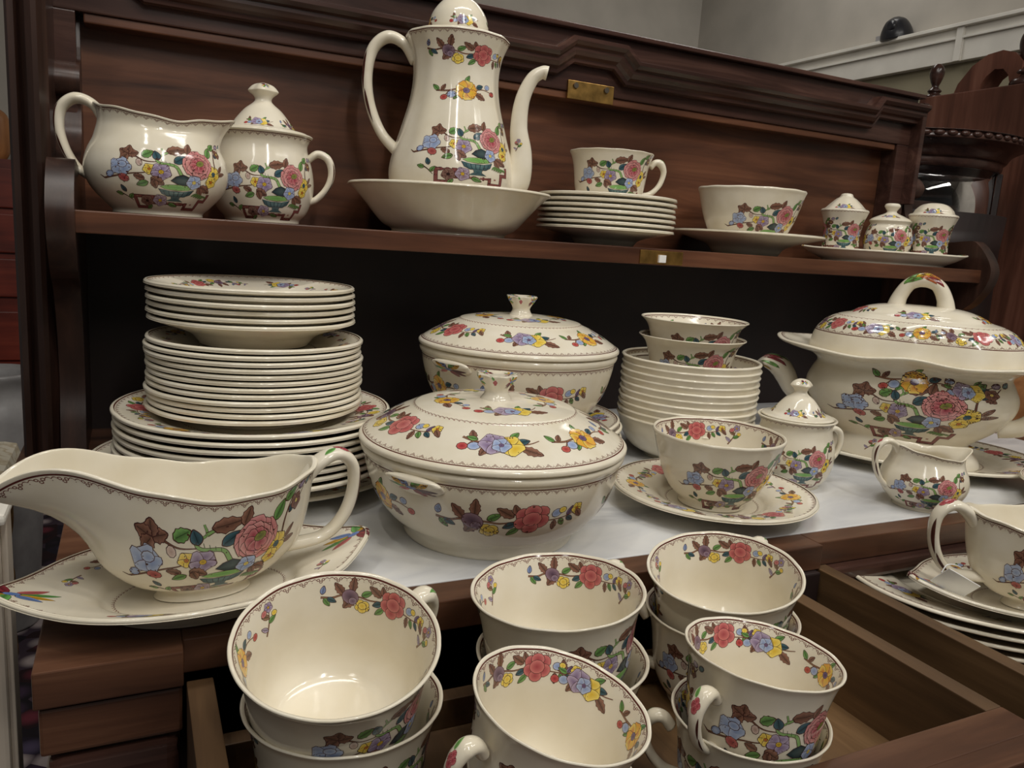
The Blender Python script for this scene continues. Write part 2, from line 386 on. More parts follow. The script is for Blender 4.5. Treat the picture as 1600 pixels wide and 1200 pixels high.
            s._d = (V, [tuple(map(int, f)) for f in F], C, K)
        return s._d
PINK, YEL, ORG = (200, 100, 106), (228, 190, 62), (212, 128, 52)
BLU, PUR, GRN, TEAL, BRN, FRET = (140, 160, 204), (128, 108, 146), (118, 166, 96), (70, 104, 116), (146, 106, 90), (140, 82, 80)
LB, LY, LP = (182, 196, 226), (246, 224, 120), (186, 172, 198)
def art_spray(fret=True):
    """the basket spray: peony, blossoms, crooked green branch, low bowl on a fretwork stand"""
    a = Art()
    if fret:
        for r in ((-26, -21, -9, -18.8), (-26, -30, -23.8, -21), (-26, -30.2, -15, -28), (-14.5, -26, -12.3, -18.8), (-12, -26, 12, -23.8), (10, -30, 12.2, -24), (12, -30, 22, -27.8), (20, -28, 22.2, -20), (20, -22, 27, -20), (25, -20, 27, -15)): a.rect(*r, FRET)
        for x in (-24, -19, -9, -3, 4, 15): a.rect(x, -20.5+(-4.6 if x > -12 else 0), x+1.4, -19.6+(-4.6 if x > -12 else 0), (176, 120, 112), .12)
    a.branch([(-26, 11), (-21, 7), (-16, 4.6), (-9, 4.5)], .6, (120, 84, 66)); a.branch([(-42, -8), (-33, -6), (-24, -4), (-17, -3), (-13, -1)], .6, (120, 84, 66))
    a.branch([(28, 3), (28, 10), (31, 17), (36, 20)], .5, (120, 84, 66)); a.branch([(31, 16), (35, 15), (39, 19)], .5, (120, 84, 66)); a.branch([(-36, -17), (-31, -20), (-27, -24)], .5, (90, 80, 66))
    a.branch([(-42, -8), (-45, -6)], .4, (120, 84, 66)); a.branch([(-30, -7), (-29, -10.5)], .4, (120, 84, 66))
    a.branch([(6, -8), (3, -1), (0, 3), (-8, 4), (-10, 7), (-6, 10), (-7, 14)], 1.9, (140, 180, 112)); a.branch([(-6, 10), (-2, 12), (0, 11)], 1.2, (140, 180, 112))
    for i in range(5): a.line([(-9+i*2.2, 5.5-i*.8), (-9.6+i*2.3, 7.4-i*.8)], .25, (70, 90, 60))
    for an in (.2, 1.5, 2.6, 3.9): a.leaf(-26, 8.5, an, 6, 5, BRN, .12)
    a.leaf(-18, 8, .5, 7, 5, GRN, .1); a.ell(-19.5, 3.5, 1.6, 2.3, .3, (220, 200, 190), (180, 150, 140), 8)
    a.leaf(-9, 6, 1.9, 6, 4.4, TEAL)
    a.leaf(-4, 12.5, .15, 12, 6, BRN, .12); a.leaf(8, 12, 1.25, 7.5, 4.4, BRN, .12); a.leaf(0, 5, .6, 8.5, 5, TEAL)
    a.leaf(22, 11, 1.05, 8.5, 4.4, GRN); a.leaf(27, 17.5, .6, 7, 4, GRN); a.leaf(30, 12, .9, 4, 2.4, TEAL)
    a.leaf(31, 2, .8, 6, 2.4, BRN); a.leaf(31, 0, .2, 7, 2.2, BRN)
    a.flower(34, 15, 3, 5, BRN, (90, 56, 50), LY, .4); a.ell(37, 20.5, 2.2, 1.6, .5, PUR, LP, 8); a.ell(42, 21, 2.2, 1.3, .8, TEAL, (110, 140, 150), 8)
    a.flower(26, 0, 5.5, 6, LY, YEL, TEAL, .3, er=.28); a.flower(24.5, -5.5, 4, 5, LY, YEL, ORG, .1)
    a.flower(-30, 0, 6.4, 5, LB, BLU, None, .6, .85); a.ell(-29, 1.6, 2.6, 2, 0, LB, BLU, 9)
    a.flower(-14, -.4, 3.3, 5, LY, YEL, ORG, .2); a.flower(-7.5, -1.8, 5.6, 5, LP, PUR, YEL, .3, .9)
    a.ell(-37.5, -5, 2.6, 1.9, .4, BLU, LB, 8); a.ell(-28.8, -7, 3.2, 2.4, -.4, (196, 110, 106), (150, 66, 70), 9)
    a.leaf(-17, -7, 2.8, 6, 3.6, BRN, .12); a.leaf(-15, -9, 3.5, 7, 4, GRN); a.leaf(-13, -6, -.5, 8, 5.4, BRN, .12); a.leaf(-12, -7, -1.3, 6, 4, BRN, .1)
    a.blob([(1, -4), (5, -2.5), (9, -4), (12, -7), (10, -9.5), (3, -9.5), (-2, -7)], (44, 60, 66), (80, 96, 98))
    a.blob([(-8, -11.5), (-4, -10), (3, -9.6), (9, -10), (12, -11.5), (9, -13), (2, -13.6), (-5, -13)], (150, 196, 118), (112, 172, 92))
    a.blob([(-9, -13), (-2, -14.4), (6, -14.4), (13, -12.6), (11, -16.5), (7, -18.5), (-3, -18.6), (-7, -16.8)], (52, 84, 92), (110, 140, 142))
    for i in range(6): a.line([(-6+i*3.2, -14.4), (-5.4+i*2.9, -16.6), (-4+i*2.4, -18.4)], .5, (44, 62, 70))
    a.blob([(-1, -18.6), (5, -18.6), (4.4, -20.6), (8, -22.6), (-4, -22.6), (-.4, -20.6)], (86, 116, 120), (60, 86, 94))
    a.peony(14.5, 5, 10.5)
    a.flower(12, -7, 4.6, 5, LB, BLU, LY, .2)
    a.leaf(17, -9, -.5, 9, 4.6, BRN, .14); a.leaf(16, -10, -1.1, 7, 4, BRN, .14)
    for i in range(5): a.leaf(15+i*1.8, -15-i*.4, -.3, 3.2, 1.2, GRN, ol=.15, vein=False); a.leaf(15+i*1.8, -15-i*.4, -2.4, 3.2, 1.2, GRN, ol=.15, vein=False)
    a.flower(-17, -23.5, 4.2, 5, (150, 116, 104), (96, 66, 62), (60, 40, 38), .3); a.flower(-8, -22.5, 4.6, 5, LP, (136, 110, 116), YEL, .1)
    a.leaf(-30, -17, 1.9, 5, 3, TEAL); a.leaf(-33, -19, 2.9, 4.6, 2.8, GRN); a.leaf(-29, -22, .8, 5, 2.6, GRN); a.leaf(-2, -25, -.3, 7, 2.8, GRN); a.leaf(-14, -27, -2.4, 5, 2.4, GRN)
    return a
def art_garland(kind=0):
    a = Art()
    if kind == 0:      # fig blossom and rose on a twig
        a.branch([(-37, 0), (-30, -1), (-24, .5), (-14, 0), (-6, -1), (4, .5), (16, 0), (26, 1), (34, 4)], .8, (150, 112, 88))
        a.leaf(-36, 2, 1.3, 5, 3, BLU, vein=False); a.leaf(-35, -1, -1.0, 6, 3.2, GRN); a.leaf(-33, -1, -.5, 6, 3, TEAL)
        a.leaf(-23, 1, 2.2, 9, 4.6, BRN, .14); a.leaf(-18, 3, 1.5, 9, 4.6, BRN, .14); a.leaf(-17, -1, -2.3, 9, 6.4, BRN, .16); a.leaf(-12, 1, .5, 7, 3.6, GRN)
        for d in ((-.9, -.5), (.9, -.4), (0, -1), (-.6, .7), (.7, .5), (0, 0)): a.ell(-11+d[0]*2.4, -5.5+d[1]*2.4, 2.6, 2.2, 0, LY, YEL, 9)
        a.ell(-19, -.4, 5.2, 4.4, -.5, (150, 124, 140), (84, 64, 84), 12); a.ell(-17.4, -3, 2.6, 2.2, 0, (160, 140, 160), (110, 90, 110), 9)
        a.leaf(0, 3, 2.6, 9, 4.6, BRN, .14); a.leaf(1, -1, 3.6, 6, 3.6, TEAL); a.leaf(3, -4, 3.9, 7, 3.4, GRN); a.leaf(2, 4, 1.9, 6, 3.4, BRN, .1)
        a.rose(9, 1, 8.2)
        a.ell(21.5, 4, 2.6, 2.2, .4, LB, BLU, 9); a.ell(24.5, 5.4, 1.9, 1.6, 0, LY, YEL, 8); a.leaf(21, -.5, -1.4, 6, 3, BRN, .12); a.leaf(24, 0, -.9, 5, 2.8, GRN); a.leaf(28, 1, -.6, 5, 2.6, TEAL); a.leaf(28, 2, 1.2, 5, 2.4, PUR)
        a.flower(33, 5, 3, 5, LY, YEL, ORG, .2); a.leaf(33, 4, -.8, 6, 3, BRN, .12)
    elif kind == 1:    # pansy cluster with cherries
        a.branch([(-20, 3), (-14, 1), (-6, 0), (4, -1), (14, 0), (20, 2)], .8, (150, 112, 88)); a.branch([(-14, 1), (-17, -3)], .5, (150, 112, 88))
        a.leaf(-14, 2, 1.9, 7, 4, BRN, .12); a.leaf(-12, 2, 2.9, 6, 3, GRN); a.leaf(5, 4, .7, 7, 3.4, GRN); a.leaf(10, -3, -.5, 10, 5.4, BRN, .14); a.leaf(8, 1, .2, 7, 4, TEAL); a.leaf(-7, -3, -2.0, 6, 3.4, BRN, .12)
        a.ell(-18.5, -3.5, 2.5, 2.3, 0, (206, 100, 96), (160, 50, 58), 9); a.ell(-13, -2.6, 3, 2.5, .2, LB, BLU, 9)
        a.flower(4.5, -1, 6.6, 5, LY, YEL, None, .4); a.flower(-4, 0, 6.8, 5, LP, PUR, None, .1); a.flower(0, -1, 4.6, 5, LB, BLU, PUR, .5)
    elif kind == 2:    # orange blossom and buds
        a.branch([(-22, 1), (-14, 0), (-6, 1), (4, 0), (14, 1), (24, -2)], .8, (150, 112, 88)); a.branch([(-12, 0), (-16, -4)], .5, (150, 112, 88))
        a.leaf(-20, 1, 2.3, 6, 3, GRN); a.leaf(-18, 1, .9, 5, 2.8, BRN, .1); a.leaf(7, -3, -.5, 8, 4.8, BRN, .14); a.leaf(0, 6, 1.0, 6, 3, GRN); a.leaf(8, 2, .3, 6, 3.4, TEAL); a.leaf(-6, -2, -2.2, 6, 3, GRN)
        a.ell(-16.5, -5, 2.4, 2, .2, (206, 110, 100), (160, 60, 62), 9); a.ell(-11, -3, 3, 2.6, .2, LB, BLU, 9); a.ell(22, -2, 2.2, 1.8, .3, (206, 110, 100), (160, 60, 62), 9); a.ell(18, 3, 2.2, 1.8, .3, LB, BLU, 9)
        for i in range(7): a.petal(0, 0, .3+i*2*PI/7, 8, 7, LY if i % 2 else (236, 170, 80), ORG if i % 2 else YEL)
        a.ell(0, 0, 2.4, 2, 0, PUR, (90, 66, 90), 9)
    else:              # little corner sprig
        a.branch([(-6, -9), (-2, -2), (0, 6)], .7, (150, 112, 88)); a.leaf(-1, 1, 2.6, 6, 3, (150, 120, 96), .1); a.leaf(-2, -2, .4, 6, 3, GRN); a.leaf(-4, -6, 2.5, 6, 2.6, LP)
        a.flower(0, 7, 2.8, 5, LP, PUR, YEL, .2); a.ell(-4, 5, 2.2, 1.7, .5, (214, 140, 136), (176, 90, 96), 8); a.ell(3, 2, 1.8, 1.5, 0, LY, YEL, 8)
    return a
def art_lace(n, ptch=8.0):
    """n repeats: rim line with hanging trefoil lace"""
    a = Art(3.5); U = n*ptch; c = (120, 72, 62); m = n*6
    V = np.array([[i/m*U, y] for y in (.0, -1.0) for i in range(m+1)]); a._add(V, lin((96, 48, 42)), [(i, i+1, m+2+i) for i in range(m)]+[(i, m+2+i, m+1+i) for i in range(m)], 0)
    t = np.arange(7)/6*2*PI
    for k in range(n):
        x = (k+.5)*ptch
        for dx, dy, r in ((-1.15, -2.5, .85), (1.15, -2.5, .85), (0, -3.7, .85)):
            R = np.vstack([np.c_[x+dx+r*np.cos(t), dy+r*np.sin(t)], np.c_[x+dx+(r-.38)*np.cos(t), dy+(r-.38)*np.sin(t)]])
            a._add(R, lin(c), [(i, i+1, 8+i) for i in range(6)]+[(i, 8+i, 7+i) for i in range(6)], 1)
        for s in (-1, 1):
            P = np.array([(x+s*1.8, -2.6), (x+s*2.6, -1.9), (x+s*3.3, -2.0), (x+s*4.0, -2.7)]); Q = P+[0, .4]
            a._add(np.vstack([P, Q]), lin(c), [(i, i+1, 5+i) for i in range(3)]+[(i, 5+i, 4+i) for i in range(3)], 1)
        a._add([(x+4-.25, -3.6), (x+4+.25, -3.6), (x+4, -3.1)], lin(c), [(0, 1, 2)], 1)
    return a, U
def art_zig(n, ptch=4.0):
    a = Art(6); c = (120, 76, 64); t = .55
    for k in range(n):
        x = k*ptch
        a._add([(x, 0), (x+ptch*.5, 1.0), (x+ptch*.5, 1.0+t), (x, t)], lin(c), [(0, 1, 2), (0, 2, 3)], 0)
        a._add([(x+ptch*.5, 1.0), (x+ptch, 0), (x+ptch, t), (x+ptch*.5, 1.0+t)], lin(c), [(0, 1, 2), (0, 2, 3)], 0)
        a._add([(x+.4, -.9), (x+1.6, -.5), (x+.9, .3)], lin((140, 66, 58)), [(0, 1, 2)], 0)
    return a, n*ptch
def art_bud():        # painted top of a handle; u runs along it
    a = Art(1.2); a.leaf(3, 1.6, .35, 7, 3, (120, 176, 96), ol=0, vein=False)
    for x, y, r in ((-3.4, 0, 2.5), (-.8, 1.6, 2.1), (-.8, -1.5, 2.1), (1.5, 0, 2.0)): a.ell(x, y, r, r*.8, 0, (206, 118, 122), (150, 50, 62), 10, ol=.25, ink=(120, 50, 56))
    return a
def art_stripe():     # long brush strokes down a handle
    a = Art(1.5); a.leaf(-14, 0, 0, 15, 1.5, (92, 52, 46), ol=0, vein=False); a.leaf(0, .6, 0, 13, 1.2, (92, 52, 46), ol=0, vein=False); return a
def art_leafpaint():  # feathery multicolour leaf on lugs, spouts and dish ends
    a = Art(1.5)
    for an, ln, c in ((2.5, 12, (120, 44, 60)), (2.1, 10, (150, 60, 70)), (2.9, 11, (96, 40, 56)), (.1, 11, (106, 170, 92)), (-.5, 9, (226, 176, 60)), (-1.0, 8, (120, 150, 210)), (-2.6, 9, (226, 176, 60)), (-2.1, 9, (106, 170, 92)), (.7, 9, (206, 110, 110))):
        a.leaf(1.5*math.cos(an), 1.5*math.sin(an), an, ln, 3.2, c, ol=.12, vein=False)
    a.ell(0, 0, 2, 1.6, 0, (120, 150, 210), (90, 120, 190), 8, ol=.2); return a
SPRAY, SPRAY_LOW = art_spray(True), art_spray(False)
G0, G1, G2, G3 = [art_garland(i) for i in range(4)]
BUD, STRIPE, LEAFP = art_bud(), art_stripe(), art_leafpaint()
_lc = {}
def LACE(n):
    if n not in _lc: _lc[n] = art_lace(n)
    return _lc[n]
def lace(sf, l0, n, w, inner=False, phase=0.0):
    a, U = LACE(n); return sf.ring(a, U, l0, w/8.0*.001, inner, phase=phase)
def zig(sf, l0, n, sc, inner=False):
    a, U = art_zig(n); return sf.ring(a, U, l0, sc, inner)
def tocam(x, y): return math.atan2(-y, -x)
WORD = ['bottom', 'second', 'third', 'fourth', 'fifth', 'sixth', 'seventh', 'eighth', 'ninth', 'tenth', 'eleventh', 'twelfth']
def rank(i, n): return 'topmost of its stack' if i == n-1 else ('at the bottom of its stack' if i == 0 else WORD[i]+' from the bottom of its stack')

# ------------------------------------------------------------------ the shop room
ZF = -1.04
def struct(o): o['kind'] = 'structure'; return o
struct(box('floor', (-3, -2.2, ZF-.05), (2.75, 3.6, ZF), 'carpet', bev=0))
struct(box('wall_back', (-3, 3.45, ZF), (2.75, 3.6, 1.75), 'wall_paint', bev=0))
struct(box('wall_right', (2.6, -2.2, ZF), (2.75, 3.45, 1.75), 'wall_paint', bev=0))
struct(box('ceiling', (-3, -2.2, 1.72), (2.75, 3.6, 1.8), 'ceiling_paint', bev=0))
tr = struct(box('trim_1', (2.54, 1.0, .692), (2.6, 3.0, .80), 'white_paint'))
box('cap_board', (2.52, 1.0, .80), (2.6, 3.0, .812), 'white_paint', tr)
box('bead', (2.53, 1.0, .762), (2.545, 3.0, .77), 'white_paint', tr)
for y in (1.93, 2.83): box('batten', (2.528, y-.012, .69), (2.54, y+.012, .80), 'white_paint', tr)
struct(box('trim_2', (2.57, 1.0, .1), (2.6, 3.0, .692), 'green_wall', bev=0))
# security camera on the trim
def lathe_obj(name, prof, mat, parent, loc=(0, 0, 0), nt=32, n=5, rot=None):
    sf = Surf(prof, n=n); V, F, C = sf.geo(nt); me = geo_mesh(name, [(V, F, C)], mat); o = link(name, me, parent); o.location = loc
    if rot: o.rotation_euler = rot
    return o
sc = thing('security_camera', 'small black domed security camera sitting on the white wall trim', 'camera', (2.56, 2.21, .812))
lathe_obj('housing', [(0, 0), (.05, 0), (.056, .01), (.05, .035), (.034, .062), (.012, .074), (0, .075)], 'dark_plastic', sc, (0, 0, .006), rot=(0, -.25, 0))
lathe_obj('lens', [(0, 0), (.02, 0), (.02, .012), (.012, .018), (0, .018)], 'dark_plastic', sc, (-.04, -.01, .04), 20, rot=(0, -PI/2, 0))
box('mount', (-.035, .03, -.0), (.02, .065, .02), 'grey_ceramic', sc)

# tall mahogany case with scroll pediment
cs = thing('tall_cabinet', 'tall reddish mahogany cabinet side with scrolled pediment behind the glass display cabinet', 'cabinet', (1.95, 1.15, ZF))
def kid(o, root): o.location = -Vector(root.location); return o
kid(box('carcass', (1.75, .85, ZF), (2.25, 1.417, .405), 'mahogany_red', cs, .003), cs)
def arc(cx, cy, r, a0, a1, n): return [(cx+r*math.cos(a0+(a1-a0)*i/n), cy+r*math.sin(a0+(a1-a0)*i/n)) for i in range(n+1)]
yz = [(1.345, .40), (1.33, .425), (1.30, .46), (1.265, .482), (1.235, .484)]+arc(1.222, .446, .038, PI/2, -PI*.75, 10)[0:]+[(1.213, .433), (1.222, .446), (1.245, .446), (1.262, .436), (1.275, .42), (1.282, .40)]
yz = [(1.345, .40), (1.335, .428), (1.305, .464), (1.27, .484), (1.235, .488), (1.205, .478), (1.186, .456), (1.184, .43), (1.196, .414), (1.209, .416), (1.214, .432), (1.228, .447), (1.248, .449), (1.266, .436), (1.276, .42), (1.281, .40)]
kid(extrude_x('scroll_pediment', yz, 1.77, 1.83, 'mahogany_red', cs), cs)
for y in (1.41, 1.183):
    k = 1 if y > 1.3 else 1.5
    o = lathe_obj('finial', [(0, 0), (.020, 0), (.021, .008), (.012, .014), (.016, .02), (.008, .03), (.012, .042), (.0165, .058), (.015, .072), (.008, .082), (0, .084)], 'mahogany', cs, nt=20)
    o.scale = (k, k, k); o.location = Vector((1.79, y, .405))-Vector(cs.location)
# bow-fronted glass display cabinet
gc = thing('display_cabinet', 'bow-fronted curved glass display cabinet with dark gadrooned cornice', 'cabinet', (1.46, 1.20, ZF))
zc = -ZF
lathe_obj('base', [(0, 0), (.2, 0), (.2, zc+.035), (.185, zc+.04), (0, zc+.04)], 'shadow_wood', gc, nt=64, n=2)
lathe_obj('cornice', [(0, zc+.188), (.178, zc+.188, 1), (.182, zc+.195), (.182, zc+.205, 1), (.188, zc+.208), (.197, zc+.222), (.214, zc+.232, 1), (.220, zc+.236), (.216, zc+.246), (.205, zc+.25), (0, zc+.25)], 'mahogany', gc, nt=64, n=4)
gd = bmesh.new(); bmesh.ops.create_uvsphere(gd, u_segments=8, v_segments=6, radius=.008)
for v in gd.verts: v.co.x *= 1.6; v.co.z *= .8
first = None
for i in range(60):
    a = i/60*2*PI
    if first is None: first = o = bm_obj('gadroon', gd, 'mahogany', gc, True)
    else: o = first.copy(); COL.objects.link(o); o.parent = gc
    o.location = (.216*math.cos(a), .216*math.sin(a), zc+.242); o.rotation_euler = (0, 0, a+PI/2+.5)
gl = Surf([(.172, zc+.04), (.172, zc+.188, 1), (.1745, zc+.188, 1), (.1745, zc+.04)], n=2); V, F, C = gl.geo(64)
link('glass_panel', geo_mesh('glass_panel', [(V, F, C)], 'glass'), gc)
for a in (-2.75, -1.05): 
    o = box('glazing_bar', (-.008, -.005, zc+.04), (.008, .005, zc+.188), 'shadow_wood', gc); o.location = (.18*math.cos(a), .18*math.sin(a), 0); o.rotation_euler = (0, 0, a+PI/2)
lathe_obj('shelf_liner', [(0, zc+.041), (.165, zc+.041), (.165, zc+.046), (0, zc+.046)], 'white_paint', gc, nt=48, n=2)
bw = thing('glass_bowl', 'pale blue glass bowl inside the bow-fronted display cabinet', 'bowl', (1.43, 1.10, .0465))
lathe_obj('bowl', [(0, .003), (.025, .0), (.03, .004), (.05, .03), (.055, .045), (.052, .045), (.046, .03), (.02, .008), (0, .008)], 'grey_ceramic', bw)
# tilt-top table in tan wood
tt = thing('tilt_top_table', 'round tan wooden tabletop tilted upright beside the soup tureen', 'table', (1.5, .80, ZF))
o = lathe_obj('tabletop', [(0, 0), (.13, 0), (.135, .006), (.135, .014), (.128, .02), (0, .02)], 'tan_wood', tt, nt=64); o.location = (-.03, .0, -ZF-.235); o.rotation_euler = (PI/2, 0, -.85)
lathe_obj('pedestal', [(0, .01), (.02, .01), (.02, .3), (.03, .4), (.018, .5), (.016, -ZF-.26), (0, -ZF-.26)], 'tan_wood', tt, (.0, .035, 0), nt=24)
lathe_obj('foot', [(0, 0), (.15, 0), (.15, .02), (.05, .05), (0, .06)], 'tan_wood', tt, (.0, .035, 0), nt=32)
# background at the left: red chest, vase, stool
rc = thing('red_chest', 'red lacquered chest of drawers standing far behind the dark upright', 'chest', (-.7, 3.3, ZF))
kid(box('carcass', (-1.1, 3.2, ZF), (-.33, 3.44, .15), 'red_lacquer', rc), rc)
for z in (.12, -.03, -.18, -.36, -.55, -.76):
    d = kid(box('drawer', (-1.08, 3.185, z-.13 if z > -.2 else z-.17), (-.35, 3.205, z), 'red_lacquer', rc, .004), rc)
    bm = bmesh.new(); bmesh.ops.create_uvsphere(bm, u_segments=10, v_segments=8, radius=.014, matrix=Matrix.Translation((-.46, 3.173, z-.07))); bm_obj('knob', bm, 'brass', d, True)
lv = thing('lidded_jar', 'tall wooden ornament jar standing on top of the red chest', 'jar', (-.42, 3.32, .15))
lathe_obj('body', [(0, 0), (.03, 0), (.05, .05), (.045, .14), (.02, .17), (0, .17)], 'tan_wood', lv, nt=24)
va = thing('floor_vase', 'grey glazed floor vase behind the gilt stool', 'vase', (-.31, 2.2, ZF))
lathe_obj('body', [(0, .01), (.07, 0), (.08, .05), (.1, .35), (.105, .52), (.085, .6), (.1, .645), (.085, .645), (.07, .6), (.05, .3), (0, .28)], 'grey_ceramic', va, nt=40)
st = thing('gilt_stool', 'gilt stool with turned legs and cream brocade seat', 'stool', (-.38, 1.95, ZF))
kid(box('seat', (-.62, 1.72, -.63), (-.235, 2.05, -.52), 'brocade', st, .03), st)
for x, y in ((-.58, 1.76), (-.28, 1.76), (-.58, 2.01), (-.28, 2.01)):
    lathe_obj('leg', [(0, 0), (.02, 0), (.022, .05), (.014, .1), (.024, .2), (.016, .26), (.026, .34), (.022, .42), (0, .42)], 'gold', st, (x+.38, y-1.95, 0), 16)
gp = thing('gilt_chair', 'gilt turned chair post with carved cream pad behind the upright', 'chair', (-.345, 2.35, ZF))
lathe_obj('post', [(0, 0), (.025, 0), (.025, .3), (.018, .35), (.03, .42), (.02, .47), (.03, .53), (.016, .57), (.024, .63), (.03, .68), (0, .69)], 'gold', gp, (0, 0, 0), 18)
o = box('pad', (-.28, -.05, .60), (-.01, .05, .70), 'brocade', gp, .02)
# white painted stand beside the dresser
ws = thing('white_stand', 'cream painted narrow furniture stand left of the gravy boat dish', 'stand', (-.16, .62, ZF))
kid(box('panel', (-.26, .59, ZF), (-.0835, .65, -.205), 'cream_paint', ws, .003), ws)
kid(box('top_board', (-.27, .575, -.205), (-.0775, .66, -.197), 'white_paint', ws, .003), ws)
kid(box('edge_bead', (-.0835, .595, ZF), (-.0795, .60, -.207), 'cream_paint', ws, .001), ws)

# ------------------------------------------------------------------ the dresser
dr = thing('dresser', 'antique dark mahogany dresser with carved back, single shelf and open drawers', 'dresser', (.56, .7, ZF))
def D(o): o.location = -Vector(dr.location); return o
ZT = -.24
# back
D(box('back_panel', (-.07, .985, ZT-.02), (1.178, 1.0, .25), 'mahogany_panel', dr, 0))
D(box('lower_back', (-.05, .975, ZT-.02), (1.18, .984, -.021), 'shadow_wood', dr, 0))  # near-black sheet over the panel: dark paint plus painted under-shelf shade
D(box('top_rail', (-.07, .955, .1955), (1.178, .985, .2705), 'mahogany', dr))
D(box('rail_fillet', (-.04, .958, .186), (1.142, .985, .1955), 'mahogany_panel', dr))
for x0, x1 in ((-.07, -.047), (1.144, 1.178)): D(box('stile', (x0, .955, -.02), (x1, .985, .1955), 'mahogany', dr))
D(box('stile_moulding', (1.17, .935, .10), (1.18, .96, .262), 'mahogany', dr))
D(box('capping', (-.1, .945, .2705), (1.184, 1.0, .277), 'mahogany', dr))
# stepped moulding across the rail
def moulding(path, prof):
    """path (x,z) along the rail, prof (depth toward viewer, offset across the path)"""
    P = np.array(path, float); n = len(P); bm = bmesh.new(); rows = []
    for i in range(n):
        a = P[i]-P[i-1] if i else P[1]-P[0]; b = P[i+1]-P[i] if i < n-1 else P[i]-P[i-1]
        a /= np.linalg.norm(a); b /= np.linalg.norm(b); na, nb = np.array([-a[1], a[0]]), np.array([-b[1], b[0]])
        m = na+nb; m /= np.linalg.norm(m); m /= max(m@na, .3)
        rows.append([bm.verts.new((P[i, 0]+m[0]*o, .956-d, P[i, 1]+m[1]*o)) for d, o in prof])
    for i in range(n-1):
        for j in range(len(prof)-1): bm.faces.new((rows[i][j], rows[i+1][j], rows[i+1][j+1], rows[i][j+1]))
    for r in (rows[0], rows[-1]): bm.faces.new(r)
    return bm
lo, hi = .226, .243
prof = [(-.002, -.015), (.008, -.015), (.012, -.0135), (.013, -.009), (.018, -.006), (.022, -.001), (.022, .003), (.026, .005), (.030, .009), (.030, .013), (.024, .0155), (-.002, .0155)]
D(bm_obj('rail_moulding', moulding([(-.085, hi), (-.005, hi), (.02, lo), (.492, lo), (.515, hi), (.585, hi), (.605, lo), (1.062, lo), (1.075, hi), (1.176, hi)], prof), 'mahogany', dr))
# shaped side boards
side = [(.99, .27), (.975, .27), (.972, .165), (.964, .149), (.95, .144), (.94, .134), (.938, .125), (.944, .114), (.953, .11), (.955, .097), (.945, .075), (.915, .052), (.87, .041), (.834, .043), (.817, .042), (.797, .023), (.785, 0), (.789, -.024), (.805, -.049), (.818, -.061), (.838, -.075), (.86, -.115), (.868, -.165), (.858, -.205), (.85, ZT), (.99, ZT)]
def smooth_side():
    a, b = side[:2], side[-2:]; mid = crom(side[2:-2], 8); return a+[tuple(p) for p in mid]+b
for x0, x1 in ((-.066, -.044), (1.182, 1.203)): D(extrude_x('side_board', smooth_side(), x0, x1, 'mahogany_upright', dr))
# moulded left upright
xs = np.array([-.0985, -.0985, -.096, -.091, -.0885, -.086, -.082, -.077, -.073, -.069, -.066, -.066]); ys = np.array([.97, .872, .868, .868, .874, .868, .862, .860, .862, .868, .872, .97])
D(extrude_z('upright', list(zip(xs, ys)), ZT-.0004, .32, 'mahogany_upright', dr))
D(extrude_z('upright', [(1.204, .97), (1.204, .90), (1.225, .90), (1.225, .97)], ZF, ZT+.02, 'mahogany_upright', dr))
# shelf
sh = D(box('shelf', (-.046, .80, -.020), (1.2, .985, 0), 'mahogany_panel', dr, .0012))
lp = D(box('lock_plate', (.549, .7985, -.0185), (.612, .8005, -.0025), 'brass', dr, .0003))
box('catch', (.575, .7955, -.0165), (.585, .799, -.0075), 'paper', lp, .0003)
lp = D(box('lock_plate', (.517, .9515, .1855), (.587, .9555, .2085), 'brass', dr, .0004))
for x in (.528, .575):
    bm = bmesh.new(); bmesh.ops.create_cone(bm, cap_ends=True, segments=16, radius1=.0042, radius2=.0036, depth=.0025, matrix=Matrix.Translation((x, .9508, .2025)) @ Matrix.Rotation(PI/2, 4, 'X')); bm_obj('screw', bm, 'steel', lp)
# table top frame
bm = bmesh.new()
bm_box(bm, (-.052, .443, ZT-.022), (.022, .9749, ZT-.0004), .001); bm_box(bm, (.022, .457, ZT-.022), (.53, .485, ZT-.0004), .001); bm_box(bm, (.53, .463, ZT-.022), (1.2, .485, ZT-.0004), .001); bm_box(bm, (1.172, .485, ZT-.022), (1.2, .9749, ZT-.0004), .001); bm_box(bm, (-.104, .852, ZT-.022), (-.052, .9749, ZT-.0004), .001)
D(bm_obj('top_frame', bm, 'drawer_front', dr))
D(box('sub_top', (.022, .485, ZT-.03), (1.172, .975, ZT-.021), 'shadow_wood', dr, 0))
D(box('top_moulding', (.535, .452, ZT-.036), (1.19, .47, ZT-.0225), 'mahogany', dr, .004))
# carcass
c = D(box('corner_post', (-.046, .452, ZF), (.0205, .56, ZT-.0222), 'mahogany', dr, .002))
box('cap_band', (-.05, .446, ZT-.052), (.0215, .47, ZT-.024), 'drawer_front', c, .002)
box('carved_band', (-.048, .441, ZT-.088), (.0205, .47, ZT-.056), 'mahogany', c, .008)
for x, z, r in ((-.028, -.375, .014), (-.005, -.352, .006), (.008, -.38, .010)):
    sf = Surf([(0, 0), (r, 0), (r*1.0, .003), (r*.85, .0055), (r*.6, .003), (r*.5, .003), (r*.3, .006), (0, .007)], n=3); V, F, C = sf.geo(20); o = link('rosette', geo_mesh('rosette', [(V, F, C)], 'mahogany'), c); o.location = (x, .4525, z); o.rotation_euler = (PI/2, 0, 0)
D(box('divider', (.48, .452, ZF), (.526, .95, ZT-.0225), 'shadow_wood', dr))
D(box('end_panel', (-.05, .56, ZF), (-.03, .96, ZT-.0222), 'mahogany_upright', dr))
